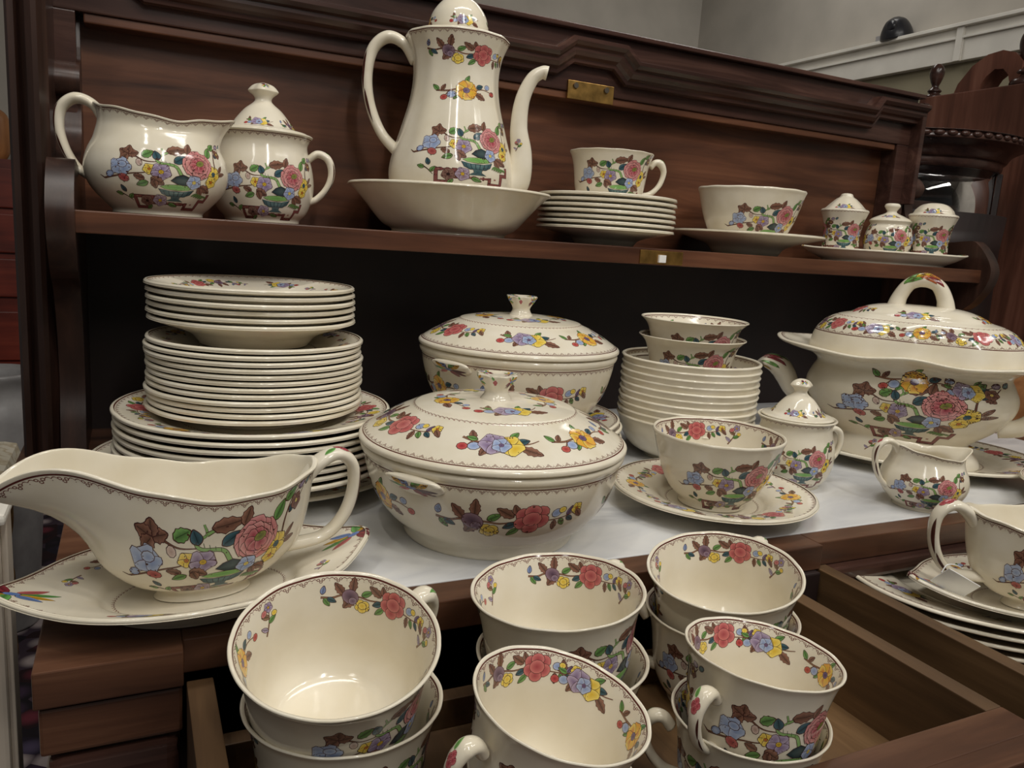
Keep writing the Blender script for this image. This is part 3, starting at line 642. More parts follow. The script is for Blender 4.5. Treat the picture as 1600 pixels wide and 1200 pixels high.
D(box('end_panel', (1.16, .46, ZF), (1.18, .96, ZT-.0222), 'mahogany_upright', dr))
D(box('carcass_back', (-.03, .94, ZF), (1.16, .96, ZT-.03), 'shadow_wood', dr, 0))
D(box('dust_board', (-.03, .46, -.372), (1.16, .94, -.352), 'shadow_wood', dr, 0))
def drawer(x0, x1, yb, yf):
    zt, zb = -.262, -.3208; t = .0145
    d = D(box('drawer', (x0+t, yf, zb-.008), (x1-t, yb, zb), 'drawer_oak', dr, 0))
    for a in (x0, x1-t): box('drawer_side', (a, yf, zb-.014), (a+t, yb, zt), 'drawer_oak', d, .0008)
    box('drawer_back', (x0+t, yb-.012, zb), (x1-t, yb, -.30), 'drawer_oak', d, .0006)
    bm = bmesh.new(); bm_box(bm, (x0, yf-.024, zb-.02), (x1, yf, zt), .001); bm_box(bm, (x0-.014, yf-.040, zb-.03), (x1+.022, yf-.018, zt-.0004), .001)
    bm_obj('drawer_front', bm, 'drawer_front', d)
    return d
drawer(.0235, .4765, .448, .262)
drawer(.529, 1.13, .72, .262)
# marble slab
ms = thing('marble_top', 'white grey-veined marble slab set in the dresser top', 'worktop', (.585, .73, ZT))
o = box('slab', (0.0225-.585, .4852-.73, -.0199), (1.1715-.585, .9745-.73, 0), 'marble', ms, .0015)

# ------------------------------------------------------------------ china: shared shapes
def zscale(prof, kr, kz): return [(p[0]*kr, p[1]*kz)+tuple(p[2:]) for p in prof]
P_CUP = [(0, .005), (.029, .005, 1), (.030, 0, 1), (.0335, 0), (.034, .004), (.040, .011), (.0455, .023), (.0480, .040), (.0500, .054), (.0533, .066), (.0556, .0706), (.0560, .0715), (.0552, .0722), (.0532, .0706), (.0505, .064), (.0470, .052), (.0450, .040), (.0425, .024), (.037, .014), (.028, .009), (0, .008)]
P_BIG = [(0, .005), (.026, .005, 1), (.027, 0, 1), (.031, 0), (.032, .005), (.041, .014), (.0495, .030), (.0555, .048), (.0592, .062), (.0608, .0660), (.0612, .0675), (.0603, .069), (.0585, .068), (.0565, .061), (.053, .048), (.047, .031), (.039, .017), (.028, .010), (0, .009)]
def wav(n, amp, zamp=0.0):
    def f(R, zm):
        def d(th, r, z):
            g = sstep(.86, 1.0, r/R) if zamp == 0 else sstep(.8, 1., z/zm)
            k = 1+amp*g*np.abs(np.cos(n*th/2))**.6
            return np.stack([r*k*np.cos(th), r*k*np.sin(th), z+zamp*g*np.cos(n*th)], -1)
        return d
    return f
def H_pts(k): return [(x*k, z*k) for x, z in ((.0538, .0572), (.0600, .0638), (.0675, .0630), (.0728, .054), (.0720, .043), (.066, .031), (.056, .0225), (.0432, .0190))]
H_RAD = [(.0042, .006), (.0042, .0062), (.0052, .0066), (.0040, .0055), (.0037, .0050), (.0036, .0048), (.0036, .005), (.004, .006)]
def handle_mesh(name, pts, rad, k=1.0, bud=.40, budsc=.00095, stripes=True):
    t = Tube(pts, [(a*k, b*k) for a, b in rad]); g = [t.geo()]; top = 0.0
    n = t.n[int(bud*len(t.c))]; sign = 0.0 if n[2] > 0 else PI
    if bud: g.append(t.decal(BUD, sign, t.l[-1]*bud*.75, budsc*k, PI))
    if stripes:
        for d in (-.75, .85): g.append(t.decal(STRIPE, sign+d, t.l[-1]*.58, .0011*k*max(1, t.l[-1]/.07)))
    return geo_mesh(name, g)
def cup_meshes(prof, k, ssc, spr=(-PI/2, PI/2), zs=.041, n=32, gsc=.00098, inner=True, outer_lace=False, h=1.0):
    sf = Surf(zscale(prof, k, k*h)); sf.deform = wav(12, .003, .00018*k)(sf.r.max(), sf.zm); g = [sf.geo(112)]
    for t in spr: g.append(sf.decal(SPRAY, t, sf.out_l(zs*k), ssc))
    if inner:
        g.append(lace(sf, sf.lrim+.0022*k, n, 8.4*k, True)); l0 = sf.lrim+.0155*k
        for t, a in ((.35, G0), (1.75, G3), (2.5, G2), (3.6, G1), (4.5, G0), (5.75, G3)): g.append(sf.decal(a, t, l0, gsc*k, True))
    if outer_lace: g.append(lace(sf, sf.lrim-.003*k, n, 8.4*k))
    hp = H_pts(k) if prof is P_CUP else [(x*1.02, z*.80) for x, z in H_pts(k)]
    return geo_mesh('cup_body', g), handle_mesh('cup_handle', hp, H_RAD, k)
def make_cup(name, label, meshes, loc, rz, normal=None, group=None, cat='cup'):
    r = thing(name, label, cat, loc, rz, normal, group); link('body', meshes[0], r); link('handle', meshes[1], r); return r
def P_plate(R, h, well=.60, t=.0042):
    return [(0, .003), (well*R-.008, .003, 1), (well*R-.007, 0, 1), (well*R-.002, 0), (well*R, .0025), (well*R+.10*R, .42*h), (.97*R, h-.0042), (R-.0004, h-.0026), (R, h-.0013), (R-.001, h-.0002), (R-.0028, h), (.965*R, h-.0012), (well*R+.10*R, .42*h+t), (well*R-.002, .003+t*.8), (well*R*.5, .002+t), (0, .002+t)]
def plate_mesh(R, h, well=.60, sc=.001, laced=True, motifs=((0, G1), (1.05, G0), (2.1, G2), (3.15, G1), (4.2, G0), (5.25, G2)), ey=1.0, tip=0.0, lift=0.0, t=.0042, nl=0, zigl=.55, mid=True, scal=.008):
    sf = Surf(P_plate(R, h, well, t)); zm = sf.zm
    def d(th, r, z):
        g = sstep(.8, 1., r/R); k = 1+scal*g*np.abs(np.cos(3*th))**.6; x, y = r*k*np.cos(th), r*k*ey*np.sin(th)
        if tip:
            w = np.exp(-(np.sin(th)/.28)**2); x = x+np.sign(np.cos(th))*tip*w*g; z = z+lift*w*g
        return np.stack([x, y, z], -1)
    sf.deform = d; g = [sf.geo(112)]; nn = nl or int(2*PI*R*(1+ey)/2/.0082)
    if laced: g.append(lace(sf, sf.top_l(R*.978), nn, 8.2*(R/.12)**.3, True))
    for th, a in motifs: g.append(sf.decal(a, th, sf.top_l(R*(.5+well*.5+.02)), sc)); g.append(sf.decal(G3, th+.55, sf.top_l(R*(.5+well*.5+.02)), sc*.9, rot=-1.2))
    if mid: g.append(zig(sf, sf.top_l(R*(zigl)), int(2*PI*R*zigl/.0042), .001)); g.append(sf.decal(SPRAY_LOW, 0.3-PI/2, sf.top_l(R*.22), sc*.9)) if mid == 2 else None
    if tip:
        for th in (0, PI): g.append(sf.decal(LEAFP, th, sf.top_l(R*.93), .0013, rot=PI/2, base=1.2e-4))
    return geo_mesh('plate', g)
def stack(name, me, label, cat, group, x, y, z0, pitch, n, jit=.0015):
    out = []
    for i in range(n):
        o = link(name, me); o.location = (x+random.uniform(-jit, jit), y+random.uniform(-jit, jit), z0+i*pitch); o.rotation_euler = (0, 0, random.uniform(0, 6.28))
        tag(o, label+', '+rank(i, n), cat, group); out.append(o)
    return out

# ------------------------------------------------------------------ stacks on the marble
dinner = plate_mesh(.1185, .018, .62, .00125, t=.0028); mid = plate_mesh(.093, .016, .62, .00082, t=.0028); soup = plate_mesh(.0905, .0255, .55, .00082, t=.0032); platter_round = plate_mesh(.150, .016, .66, .0012)
SX, SY = .112, .782
o = link('serving_platter', platter_round); o.location = (.107, .785, ZT); tag(o, 'large round serving platter under the tall mixed plate stack', 'platter')
stack('dinner_plate', dinner, 'large dinner plate under the dessert plates', 'plate', 'dinner plates in the tall mixed stack', .101, .728, ZT+.0158, .0064, 8)
stack('dessert_plate', mid, 'medium dessert plate between dinner plates and soup plates', 'plate', 'dessert plates in the tall mixed stack', .101, .737, ZT+.0655, .0053, 12)
stack('soup_plate', soup, 'rimmed soup plate crowning the tall plate stack', 'plate', 'soup plates in the tall mixed stack', .100, .757, ZT+.1300, .0060, 6)
stack('dinner_plate', dinner, 'dinner plate under the rear covered dish', 'plate', 'dinner plates under the rear covered dish', .380, .770, ZT, .0058, 7, .002)
# oatmeal bowls
def bowl_mesh(R, H, ft, sc, outer=False, inn=True, k0=0.0, st=False):
    pr = [(0, .004), (ft-.006, .004, 1), (ft-.005, 0, 1), (ft, 0), (ft+.001, .003), (ft+(R-ft)*.5, H*.24), (ft+(R-ft)*.82, H*.55), (R*.975, H*.86), (R-.0005, H-.003), (R, H-.0015), (R-.0015, H), (R-.004, H-.001), (R*.955, H*.845), (ft+(R-ft)*.80, H*.56), (ft+(R-ft)*.475, H*.265), (ft*1.04, .0070), (ft*.6, .0064), (0, .0064)]
    if st: pr[5:8] = [(ft+(R-ft)*.26, H*.20), (ft+(R-ft)*.60, H*.58), (R*.955, H*.90)]; pr[12:15] = [(R*.92, H*.88), (ft+(R-ft)*.55, H*.60), (ft+(R-ft)*.2, H*.26)]
    sf = Surf(pr); sf.deform = wav(18, .007)(R, H); g = [sf.geo(112)]
    if inn:
        g.append(lace(sf, sf.lrim+.003, int(2*PI*R/.0082), 8, True))
        for i, a in enumerate((G0, G1, G2, G0, G1, G2)): g.append(sf.decal(a, i*PI/3, sf.lrim+H*.42, sc*.9, True))
    if outer:
        for t in (k0, k0+PI): g.append(sf.decal(SPRAY, t, sf.out_l(H*.5), sc))
    return geo_mesh('bowl', g)
ob = bowl_mesh(.080, .050, .044, .00085)
BX, BY = .588, .732
stack('oatmeal_bowl', ob, 'fluted cereal bowl behind the big cup', 'bowl', 'cereal bowls in a stack', BX, BY, ZT, .0076, 10, .001)
def flare_bowl(R, H):
    pr = [(0, .004), (.030, .004, 1), (.031, 0, 1), (.035, 0), (.036, .004), (.044, .014), (.0475, .03), (R*.86, H*.82), (R*.97, H*.96), (R, H-.001), (R-.001, H), (R*.93, H*.93), (R*.80, H*.75), (.0445, .03), (.04, .016), (.03, .009), (0, .008)]
    sf = Surf(pr); g = [sf.geo(104), lace(sf, sf.lrim+.003, 36, 8, True)]
    for i, a in enumerate((G0, G1, G2, G0)): g.append(sf.decal(a, i*PI/2, sf.lrim+.018, .0009, True))
    t = tocam(BX, BY)
    for q in (t+.35, t+.35+PI): g.append(sf.decal(SPRAY, q, sf.out_l(H*.46), .00125))
    return geo_mesh('bowl', g)
fb = flare_bowl(.0615, .058)
for i, (dz, rz) in enumerate(((.0845, -.15), (.105, .0))):
    o = link('slop_bowl', fb); o.location = (BX-.001+i*.0015, BY+.001+i*.001, ZT+dz); o.rotation_euler = (0, 0, rz)
    tag(o, ('lower flared sugar bowl resting inside the top cereal bowl', 'upper flared sugar bowl nested in another above the cereal bowls')[i], 'bowl', 'flared bowls above the cereal bowls')

# ------------------------------------------------------------------ covered vegetable dishes
P_CAS = [(0, .004), (.066, .004, 1), (.068, 0, 1), (.075, 0), (.0765, .005), (.079, .0095, 1), (.091, .017), (.1035, .031), (.1105, .047), (.1135, .0585), (.1155, .0610), (.1162, .0635), (.1145, .0655), (.1115, .0655), (.108, .058), (.1, .035), (.08, .016), (0, .012)]
P_LID = [(0, .094), (.06, .088), (.1, .0715), (.109, .0668, 1), (.1165, .0668), (.1178, .0690), (.1168, .0715), (.112, .0745), (.10, .0822), (.086, .0900), (.074, .0950), (.0705, .0972), (.066, .0985), (.05, .1012), (.025, .1032), (0, .1036)]
def casserole(label, loc, face, kz, lug_th, knobcol, grp='covered vegetable dishes'):
    r = thing('covered_dish', label, 'dish', loc, 0, None, grp); r.scale = (.928,)*3
    sf = Surf(zscale(P_CAS, 1, kz)); g = [sf.geo(128), lace(sf, sf.out_l(.0585*kz), 84, 8.6)]
    for dt, a in ((.06, G0), (1.3, G2), (2.4, G0), (3.4, G1), (4.25, G0), (5.2, G2)): g.append(sf.decal(a, face+dt, sf.out_l(.036*kz), .00165))
    link('bowl', geo_mesh('bowl', g), r)
    ld = Surf([(p[0], p[1]+.066*(kz-1))+tuple(p[2:]) for p in P_LID]); zt = .1036+.066*(kz-1)
    g = [ld.geo(128), lace(ld, ld.top_l(.1148), 84, 8.8, True), zig(ld, ld.top_l(.0715), 96, .001)]
    for dt, a in ((-.05, G1), (.78, G2), (1.85, G0), (3.0, G2), (3.8, G1), (5.05, G0)): g.append(ld.decal(a, face+dt, ld.top_l(.0925), .00158))
    for q in range(4): g.append(ld.decal((G1, G2)[q % 2], face+.2+q*PI/2, ld.top_l(.044), .00142))
    lo = link('lid', geo_mesh('lid', g), r)
    kp = [(0, zt-.002), (.014, zt-.002), (.011, zt+.004), (.0105, zt+.008), (.0145, zt+.015), (.0175, zt+.0205), (.0165, zt+.022), (.009, zt+.0205), (0, zt+.0200)]
    ks = Surf(kp); 
    def kd(th, rr, z):
        gg = sstep(zt+.006, zt+.02, z); k = 1+.07*gg*np.cos(8*th); return np.stack([rr*k*np.cos(th), rr*k*np.sin(th), z], -1)
    ks.deform = kd; g = [ks.geo(48)]
    if knobcol: g.append(ks.decal(LEAFP, 0, ks.top_l(.012), .0006)); g.append(ks.decal(LEAFP, 2.1, ks.top_l(.012), .0006)); g.append(ks.decal(LEAFP, 4.2, ks.top_l(.012), .0006))
    if knobcol:
        for q in range(6): g.append(ks.decal((BUD, LEAFP)[q % 2], q*PI/3, ks.out_l(zt+.0165), .00062, rot=PI/2))
    link('knob', geo_mesh('knob', g), lo)
    for q in (lug_th, lug_th+PI):
        tb = Tube([(.102, .045*kz), (.110, .053*kz), (.1165, .0575*kz), (.1195, .0590*kz)], [(.004, .014), (.0055, .027), (.0045, .027), (.002, .020)]); g = [tb.geo(18)]
        g.append(tb.decal(LEAFP, 0 if tb.n[-5][0] > 0 else PI, tb.l[-1]*.75, .0013, PI/2))
        h = link('lug_handle', geo_mesh('lug', g), r); h.rotation_euler = (0, 0, q)
    return r
casserole('round covered vegetable dish on the marble in front of its twin', (.266, .573, ZT), tocam(.266, .573)+.12, 1.25, math.radians(214), True)
casserole('round covered vegetable dish raised on dinner plates behind its twin', (.380, .768, ZT+.0404), tocam(.380, .768)+.16, 1.38, math.radians(205), True)

# ------------------------------------------------------------------ big cup and saucer on the marble
_t = tocam(.491, .56)+.42-rd(62); big = cup_meshes(P_BIG, 1.0, .00125, (_t, _t+PI), .034, 40, .00105)
sauc = plate_mesh(.095, .021, .50, .00118, zigl=.46)
o = link('saucer', sauc); o.location = (.497, .566, ZT); o.rotation_euler = (0, 0, .5); tag(o, 'printed saucer under the large cup on the marble', 'saucer')
make_cup('breakfast_cup', 'large straight-sided cup standing on a saucer on the marble', big, (.493, .562, ZT+.0068), rd(62))

# ------------------------------------------------------------------ cups in the open drawer
cupL = cup_meshes(P_CUP, .964, .00118)
cupS = cup_meshes(P_CUP, .79, .00112, (-PI/2, 1.15), n=28, gsc=.0011, h=1.13)
def at_rim(c, n, H): n = Vector(n+(1,)).normalized(); return tuple(Vector(c)-n*H), tuple(n)
DZ = -.3205
spec = [('upper cup of the stack beside the gravy boat, leaning forward, handle turned away', cupL, (.096, .39, -.217), (-.058, -.256), .0722, rd(26)),
        ('lower cup of the stack beside the gravy boat', cupL, (.104, .403, None), (0, 0), .0722, rd(48)),
        ('upper cup of the stack in front of the covered dish', cupL, (.242, .409, -.217), (-.07, .02), .0722, rd(24)),
        ('lower cup of the stack in front of the covered dish', cupL, (.247, .405, None), (0, 0), .0722, rd(28)),
        ('upper cup with yellow blossom inside and handle pointing at the drawer front', cupS, (.189, .306, -.223), (.17, -.12), .0669, rd(-168)),
        ('lower cup almost hidden beneath a forward-tilted cup', cupS, (.186, .312, None), (0, 0), .0669, rd(120)),
        ('upper cup of the stack in front of the big cup and saucer', cupL, (.386, .417, -.226), (-.13, -.09), .0722, rd(26)),
        ('lower cup of the stack in front of the big cup and saucer', cupL, (.3905, .4195, None), (0, 0), .0722, rd(140)),
        ('upper cup tilted in its stack beside the bare drawer side', cupS, (.331, .317, -.228), (.10, .016), .0669, rd(-165)),
        ('lower cup of the stack beside the bare drawer side', cupS, (.325, .3155, None), (0, 0), .0669, rd(140))]
for lab, me, c, n, H, rz in spec:
    H *= .964; c = (c[0]*.964, c[1]*.964, (DZ+H) if c[2] is None else c[2]*.964)
    loc, nn = at_rim(c, n, H); make_cup('teacup', lab, me, loc, rz, nn, 'teacups stacked in the open drawer')

# ------------------------------------------------------------------ gravy boats
BH = .0755
P_BOAT = [(0, .006), (.024, .006, 1), (.025, 0, 1), (.031, 0), (.0295, .003), (.0280, .008), (.044, .013), (.0615, .030), (.0705, .050), (.0745, .069), (.0765, .0738), (.0765, .0750), (.0748, .0755), (.0722, .0728), (.066, .052), (.056, .037), (.04, .024), (0, .020)]
def boat_def(th, r, z):
    h = z/BH; g = sstep(.42, 1.0, h); d = np.abs((th % (2*PI))-PI); w = np.exp(-(d/.60)**2); w2 = np.exp(-(d/.36)**2)
    x = r*np.cos(th)-.047*w*g**1.5; y = r*(.56+.03*g)*np.sin(th)*(1-.10*w*g)
    zz = z+g*(.011+.036*np.exp(-(d/.85)**2)-.036*w2*g+.007*np.exp(-((PI-d)/.7)**2)-.004*np.exp(-((d-1.75)/.6)**2)+.0007*np.cos(10*th))
    return np.stack([x, y, zz], -1)
def boat_meshes():
    sf = Surf(P_BOAT, boat_def); g = [sf.geo(144), lace(sf, sf.lrim-.0042, 50, 8.5)]
    for t in (-PI/2+.08, PI/2-.08): g.append(sf.decal(SPRAY, t, sf.out_l(.040), .00152))
    hp = [(.067, .074), (.080, .090), (.094, .095), (.1045, .084), (.105, .063), (.097, .042), (.082, .029), (.060, .026), (.050, .026)]
    return geo_mesh('boat', g), handle_mesh('boat_handle', hp, [(.0045, .007), (.0055, .009), (.005, .008), (.0045, .0065), (.0045, .006), (.0045, .006), (.0045, .006), (.005, .007), (.005, .007)], 1.0, .33, .0012)
boat = boat_meshes(); stand = plate_mesh(.108, .026, .55, .00095, True, ((1.0, G0), (2.15, G2), (4.15, G1), (5.3, G2)), .66, .014, .006, nl=60, zigl=.52)
def gravy(lab, lab2, loc, rz, rs, k):
    o = link('gravy_boat_stand', stand); o.location = loc; o.rotation_euler = (0, 0, rs); o.scale = (k, k, k); tag(o, lab2, 'dish', 'leaf-ended oval stands')
    r = thing('gravy_boat', lab, 'gravy boat', (loc[0], loc[1], loc[2]+.0066), rz, None, 'gravy boats'); r.scale = (k, k, k*.94); link('body', boat[0], r); link('handle', boat[1], r)
gravy('gravy boat with wide spout hanging over the dresser end, on an oval stand', 'oval leaf-ended stand under the gravy boat at the dresser corner', (.037, .506, ZT), rd(5), rd(10), .93)
platter = plate_mesh(.20, .023, .66, .0012, ey=.72, nl=110)
for i in range(4):
    o = link('oval_platter', platter); o.location = (.768, .43, DZ+i*.0088); o.rotation_euler = (0, 0, rd(-4+2*i)); tag(o, 'oval platter lying in the right drawer, '+rank(i, 4), 'platter', 'oval platters in the right drawer')
gravy('gravy boat standing on platters in the right drawer, price tag at its handle', 'oval leaf-ended stand on the platters in the right drawer', (.690, .368, DZ+3*.0088+.0105), rd(157), rd(159), .95)
pt = thing('price_tag', 'white paper price tag hanging from the gravy boat handle in the drawer', 'tag', (.605, .386, -.254), 0)
bm = bmesh.new(); bm_box(bm, (-.015, -.0004, -.0105), (.015, .0004, .0105), 0); o = bm_obj('tag_card', bm, 'paper', pt); o.rotation_euler = (.55, .45, -.5)
tb = Tube([(-.02, .012), (-.014, .018), (-.002, .016), (.006, .012)], [(.0005, .0005)]*4); link('string', geo_mesh('string', [tb.geo(6)], 'paper'), pt)
# leaf pickle dish at the marble's right end
r = thing('pickle_dish', 'leaf-handled dish at the marble end behind the drawer gravy boat', 'dish', (.928, .464, ZT), rd(184)); r.scale = (.85,)*3
link('dish', plate_mesh(.10, .03, .5, .00095, True, ((1.2, G0), (2.6, G2), (4, G1)), .7, .02, .012, nl=56, mid=False), r)
tb = Tube([(.098, .030), (.112, .040), (.126, .046), (.138, .045), (.145, .041)], [(.004, .014), (.0045, .018), (.004, .017), (.003, .010), (.0015, .003)]); g = [tb.geo(18)]
hl = Art(1.5)
for dv, c, ln in ((-3, (226, 178, 58), 26), (3, (226, 178, 58), 24), (0, (112, 176, 92), 20), (-5.5, (120, 60, 56), 24), (5.5, (120, 60, 56), 22)): hl.leaf(-13, dv, 0, ln, 3.2, c, ol=.15, vein=False)
hl.leaf(2, 0, 0, 18, 9, (132, 66, 60), ol=.2)
g.append(tb.decal(hl, 0 if tb.n[8][2] > 0 else PI, tb.l[-1]*.5, .0013)); link('leaf_handle', geo_mesh('leaf_handle', g), r)

# ------------------------------------------------------------------ jugs and sugar pots
P_JUG = [(0, .006), (.034, .006, 1), (.035, 0, 1), (.040, 0), (.0405, .004), (.047, .011), (.059, .027), (.0640, .045), (.0612, .063), (.0540, .079), (.0490, .090), (.0490, .098), (.0508, .1025), (.0502, .1035), (.0488, .1033), (.0468, .099), (.0464, .090), (.051, .078), (.058, .062), (.0605, .045), (.055, .028), (.04, .014), (0, .010)]
def jug_def(th, r, z):
    g = sstep(.072, .1035, z); d = np.abs((th+PI) % (2*PI)-PI); w = np.exp(-(d/.42)**2)
    x = r*np.cos(th)*(1+.08*g)+.016*w*g; y = r*np.sin(th)*(1+.02*g)
    zz = z+g*(.004*w+.009*np.exp(-((PI-d)/.9)**2)-.006*np.exp(-((d-1.15)/.5)**2)+.0006*np.cos(9*th))
    return np.stack([x, y, zz], -1)
def jug(name, lab, loc, rz, k, soff, ssc=.00152):
    sf = Surf(P_JUG, jug_def); g = [sf.geo(128), lace(sf, sf.lrim-.0035, 38, 8.4)]
    for t in (soff, soff+PI): g.append(sf.decal(SPRAY, t, sf.out_l(.046), ssc))
    r = thing(name, lab, 'jug', loc, rz, None, 'milk jugs'); r.scale = (1, 1, .88); o = link('body', geo_mesh('jug_body', g), r); o.scale = (k, k, k)
    hp = [(.0455, .094), (.055, .1105), (.070, .1160), (.0825, .105), (.0850, .084), (.079, .060), (.068, .042), (.054, .033)]
    o = link('handle', handle_mesh('jug_handle', hp, [(.005, .008), (.005, .0085), (.006, .008), (.005, .007), (.0045, .006), (.0042, .006), (.0042, .006), (.005, .008)], 1.0, .42, .0009), r); o.rotation_euler = (0, 0, PI); o.scale = (k, k, k)
    return r
jug('milk_jug', 'large milk jug on the shelf in front of the lidded sugar pot', (.024, .859, 0), rd(-12), 1.0, tocam(.024, .865)-rd(-12)+.22)
jug('cream_jug', 'small cream jug on the marble edge before the soup tureen', (.722, .512, ZT), rd(-20), .65, tocam(.722, .512)-rd(-20)+.22)
P_SUG = [(0, .006), (.034, .006, 1), (.035, 0, 1), (.039, 0), (.040, .004), (.047, .012), (.0530, .028), (.0545, .043), (.0525, .060), (.0480, .076), (.0470, .084), (.0500, .0905), (.0525, .0930), (.0522, .0945), (.0500, .0945), (.045, .088), (.044, .08), (.049, .06), (.051, .044), (.047, .022), (0, .012)]
P_SLID = [(0, .0925), (.043, .0925, 1), (.0475, .0948), (.046, .097), (.0385, .0985), (.0335, .101), (.0275, .109), (.0195, .1185), (.0115, .1250), (.0088, .1285), (.0098, .1325), (.0140, .1370), (.0142, .1392), (.0100, .1440), (.004, .1465), (0, .1468)]
def sugar(lab, loc, rz, k, soff, ssc=.00138):
    sf = Surf(P_SUG); g = [sf.geo(112), lace(sf, sf.lrim-.0050, 38, 8)]
    for t in (soff, soff+PI): g.append(sf.decal(SPRAY, t, sf.out_l(.041), ssc))
    r = thing('sugar_pot', lab, 'sugar pot', loc, rz, None, 'lidded sugar pots'); o = link('body', geo_mesh('pot_body', g), r); o.scale = (k, k, k)
    ld = Surf(P_SLID); 
    def kd(th, rr, z):
        gg = sstep(.130, .138, z); q = 1+.10*gg*np.cos(4*th); return np.stack([rr*q*np.cos(th), rr*q*np.sin(th), z], -1)
    ld.deform = kd
    g = [ld.geo(64)]
    for i, a in enumerate((G1, G0, G2, G1)): g.append(ld.decal(a, soff-.35+i*PI/2, ld.top_l(.0315), .00072))
    for i in range(3): g.append(ld.decal(LEAFP, soff+i*2.1, ld.top_l(.0095)-.001, .00048))
    o = link('lid', geo_mesh('pot_lid', g), r); o.scale = (k, k, k)
    hp = [(.0475, .070), (.058, .0775), (.0695, .0725), (.0735, .058), (.069, .042), (.058, .029), (.048, .024)]
    hm = handle_mesh('pot_handle', hp, [(.0038, .006), (.0042, .006), (.0044, .006), (.0038, .005), (.0036, .005), (.0036, .005), (.004, .006)], 1.0, .4, .0006)
    for q in (0, PI): o = link('handle', hm, r); o.rotation_euler = (0, 0, q); o.scale = (k, k, k)
    return r
sugar('lidded two-handled sugar pot on the shelf behind the milk jug', (.131, .926, 0), rd(-14), 1.0, tocam(.127, .915)-rd(-14)+.22)
sugar('small lidded sugar pot on the marble between big cup and tureen', (.640, .610, ZT), rd(-12), .78, tocam(.64, .61)-rd(-12)+.3, .00130)

# ------------------------------------------------------------------ coffee pot in its bowl
o = link('serving_bowl', bowl_mesh(.1165, .052, .066, .0011, st=True)); o.location = (.3345, .882, 0); tag(o, 'wide plain-sided serving bowl holding the tall coffee pot', 'bowl')
P_POT = [(0, .006), (.045, .006, 1), (.046, 0, 1), (.050, 0), (.056, .010), (.066, .033), (.0715, .060), (.0690, .084), (.0600, .118), (.0510, .154), (.0478, .183), (.0500, .207), (.0555, .2235), (.0578, .2285), (.0572, .2305), (.0545, .2290), (.047, .2), (.0455, .18), (.048, .15), (.06, .1), (.066, .06), (.05, .015), (0, .012)]
pz = .0080; rp = rd(-24); f = tocam(.3345, .882)-rp
r = thing('coffee_pot', 'tall pear-shaped coffee pot standing in the wide bowl', 'coffee pot', (.3345, .882, pz), rp); r.scale = (1, 1, .90)
def pot_def(th, rr, z):
    q = 1+.010*np.cos(12*th)*sstep(.03, .1, z); return np.stack([rr*q*np.cos(th), rr*q*np.sin(th), z], -1)
sf = Surf(P_POT, pot_def); g = [sf.geo(128), lace(sf, sf.lrim-.004, 42, 8.6)]
for q in (f+.36, f+.36+PI):
    g.append(sf.decal(SPRAY, q, sf.out_l(.098), .00158)); g.append(sf.decal(G2, q-.12, sf.out_l(.162), .0015, rot=.1)); g.append(sf.decal(G0, q-.02, sf.out_l(.204), .0014, rot=-.08))
link('body', geo_mesh('pot_body', g), r)
ld = Surf([(0, .226), (.046, .226, 1), (.047, .229), (.044, .2315, 1), (.0345, .233), (.0338, .243), (.0300, .258), (.0215, .271), (.0120, .279), (.0090, .284), (.0125, .290), (.0135, .2945), (.009, .300), (0, .302)]); g = [ld.geo(64)]
for i, a in enumerate((G1, G2, G1, G2)): g.append(ld.decal(a, f+.2+i*PI/2, ld.top_l(.0333), .0008))
link('lid', geo_mesh('pot_lid', g), r)
hp = [(.0460, .200), (.059, .2200), (.078, .2275), (.0945, .2120), (.1000, .180), (.0955, .145), (.0820, .112), (.0625, .090)]
o = link('handle', handle_mesh('pot_handle', hp, [(.007, .010), (.0065, .0095), (.0075, .009), (.0065, .008), (.006, .0075), (.0058, .007), (.006, .0075), (.007, .010)], 1.0, .40, .0011), r); o.rotation_euler = (0, 0, PI)
tb = Tube([(.055, .040), (.0745, .062), (.0790, .096), (.0745, .130), (.0765, .164), (.0860, .190), (.0970, .1990), (.1030, .1985)], [(.017, .017), (.0165, .016), (.0128, .0125), (.0100, .0100), (.0086, .0086), (.0078, .008), (.0076, .008), (.0088, .0088)])
g = [tb.geo(20)]; g.append(tb.decal(G3, -1.4, tb.l[-1]*.42, .0008, -PI/2)); link('spout', geo_mesh('spout', g), r)

# ------------------------------------------------------------------ saucers, cups and cruets on the shelf
tsm = plate_mesh(.0875, .0215, .45, .0008, zigl=.4)
stack('tea_saucer', tsm, 'plain-edged tea saucer under the shelf teacup', 'saucer', 'tea saucers stacked on the shelf', .548, .882, 0, .0066, 7, .001)
shc = cup_meshes(P_CUP, .946, .00128, (-PI/2, PI/2))
make_cup('teacup', 'teacup on top of the saucer stack on the shelf', shc, (.549, .882, 6*.0066+.0066), tocam(.549, .882)+.22+PI/2)
o = link('dessert_plate', plate_mesh(.104, .030, .45, .0009)); o.location = (.784, .884, 0); tag(o, 'deep plate under the wide cup on the shelf', 'plate')
_t = tocam(.792, .884)+.5-rd(8); bc = cup_meshes(P_BIG, 1.2, .00142, (_t, _t+PI), .034, 44, .00105)
make_cup('breakfast_cup', 'wide straight-sided cup standing on a deep plate on the shelf', bc, (.784, .884, .0064), rd(8))
ca = rd(-33); cx, cy = 1.065, .886
o = link('cruet_tray', plate_mesh(.118, .0195, .78, .0008, True, (), .60, .006, .002, nl=56, mid=False)); o.location = (cx, cy, 0); o.rotation_euler = (0, 0, ca); tag(o, 'plain oval tray carrying three small cruets', 'tray')
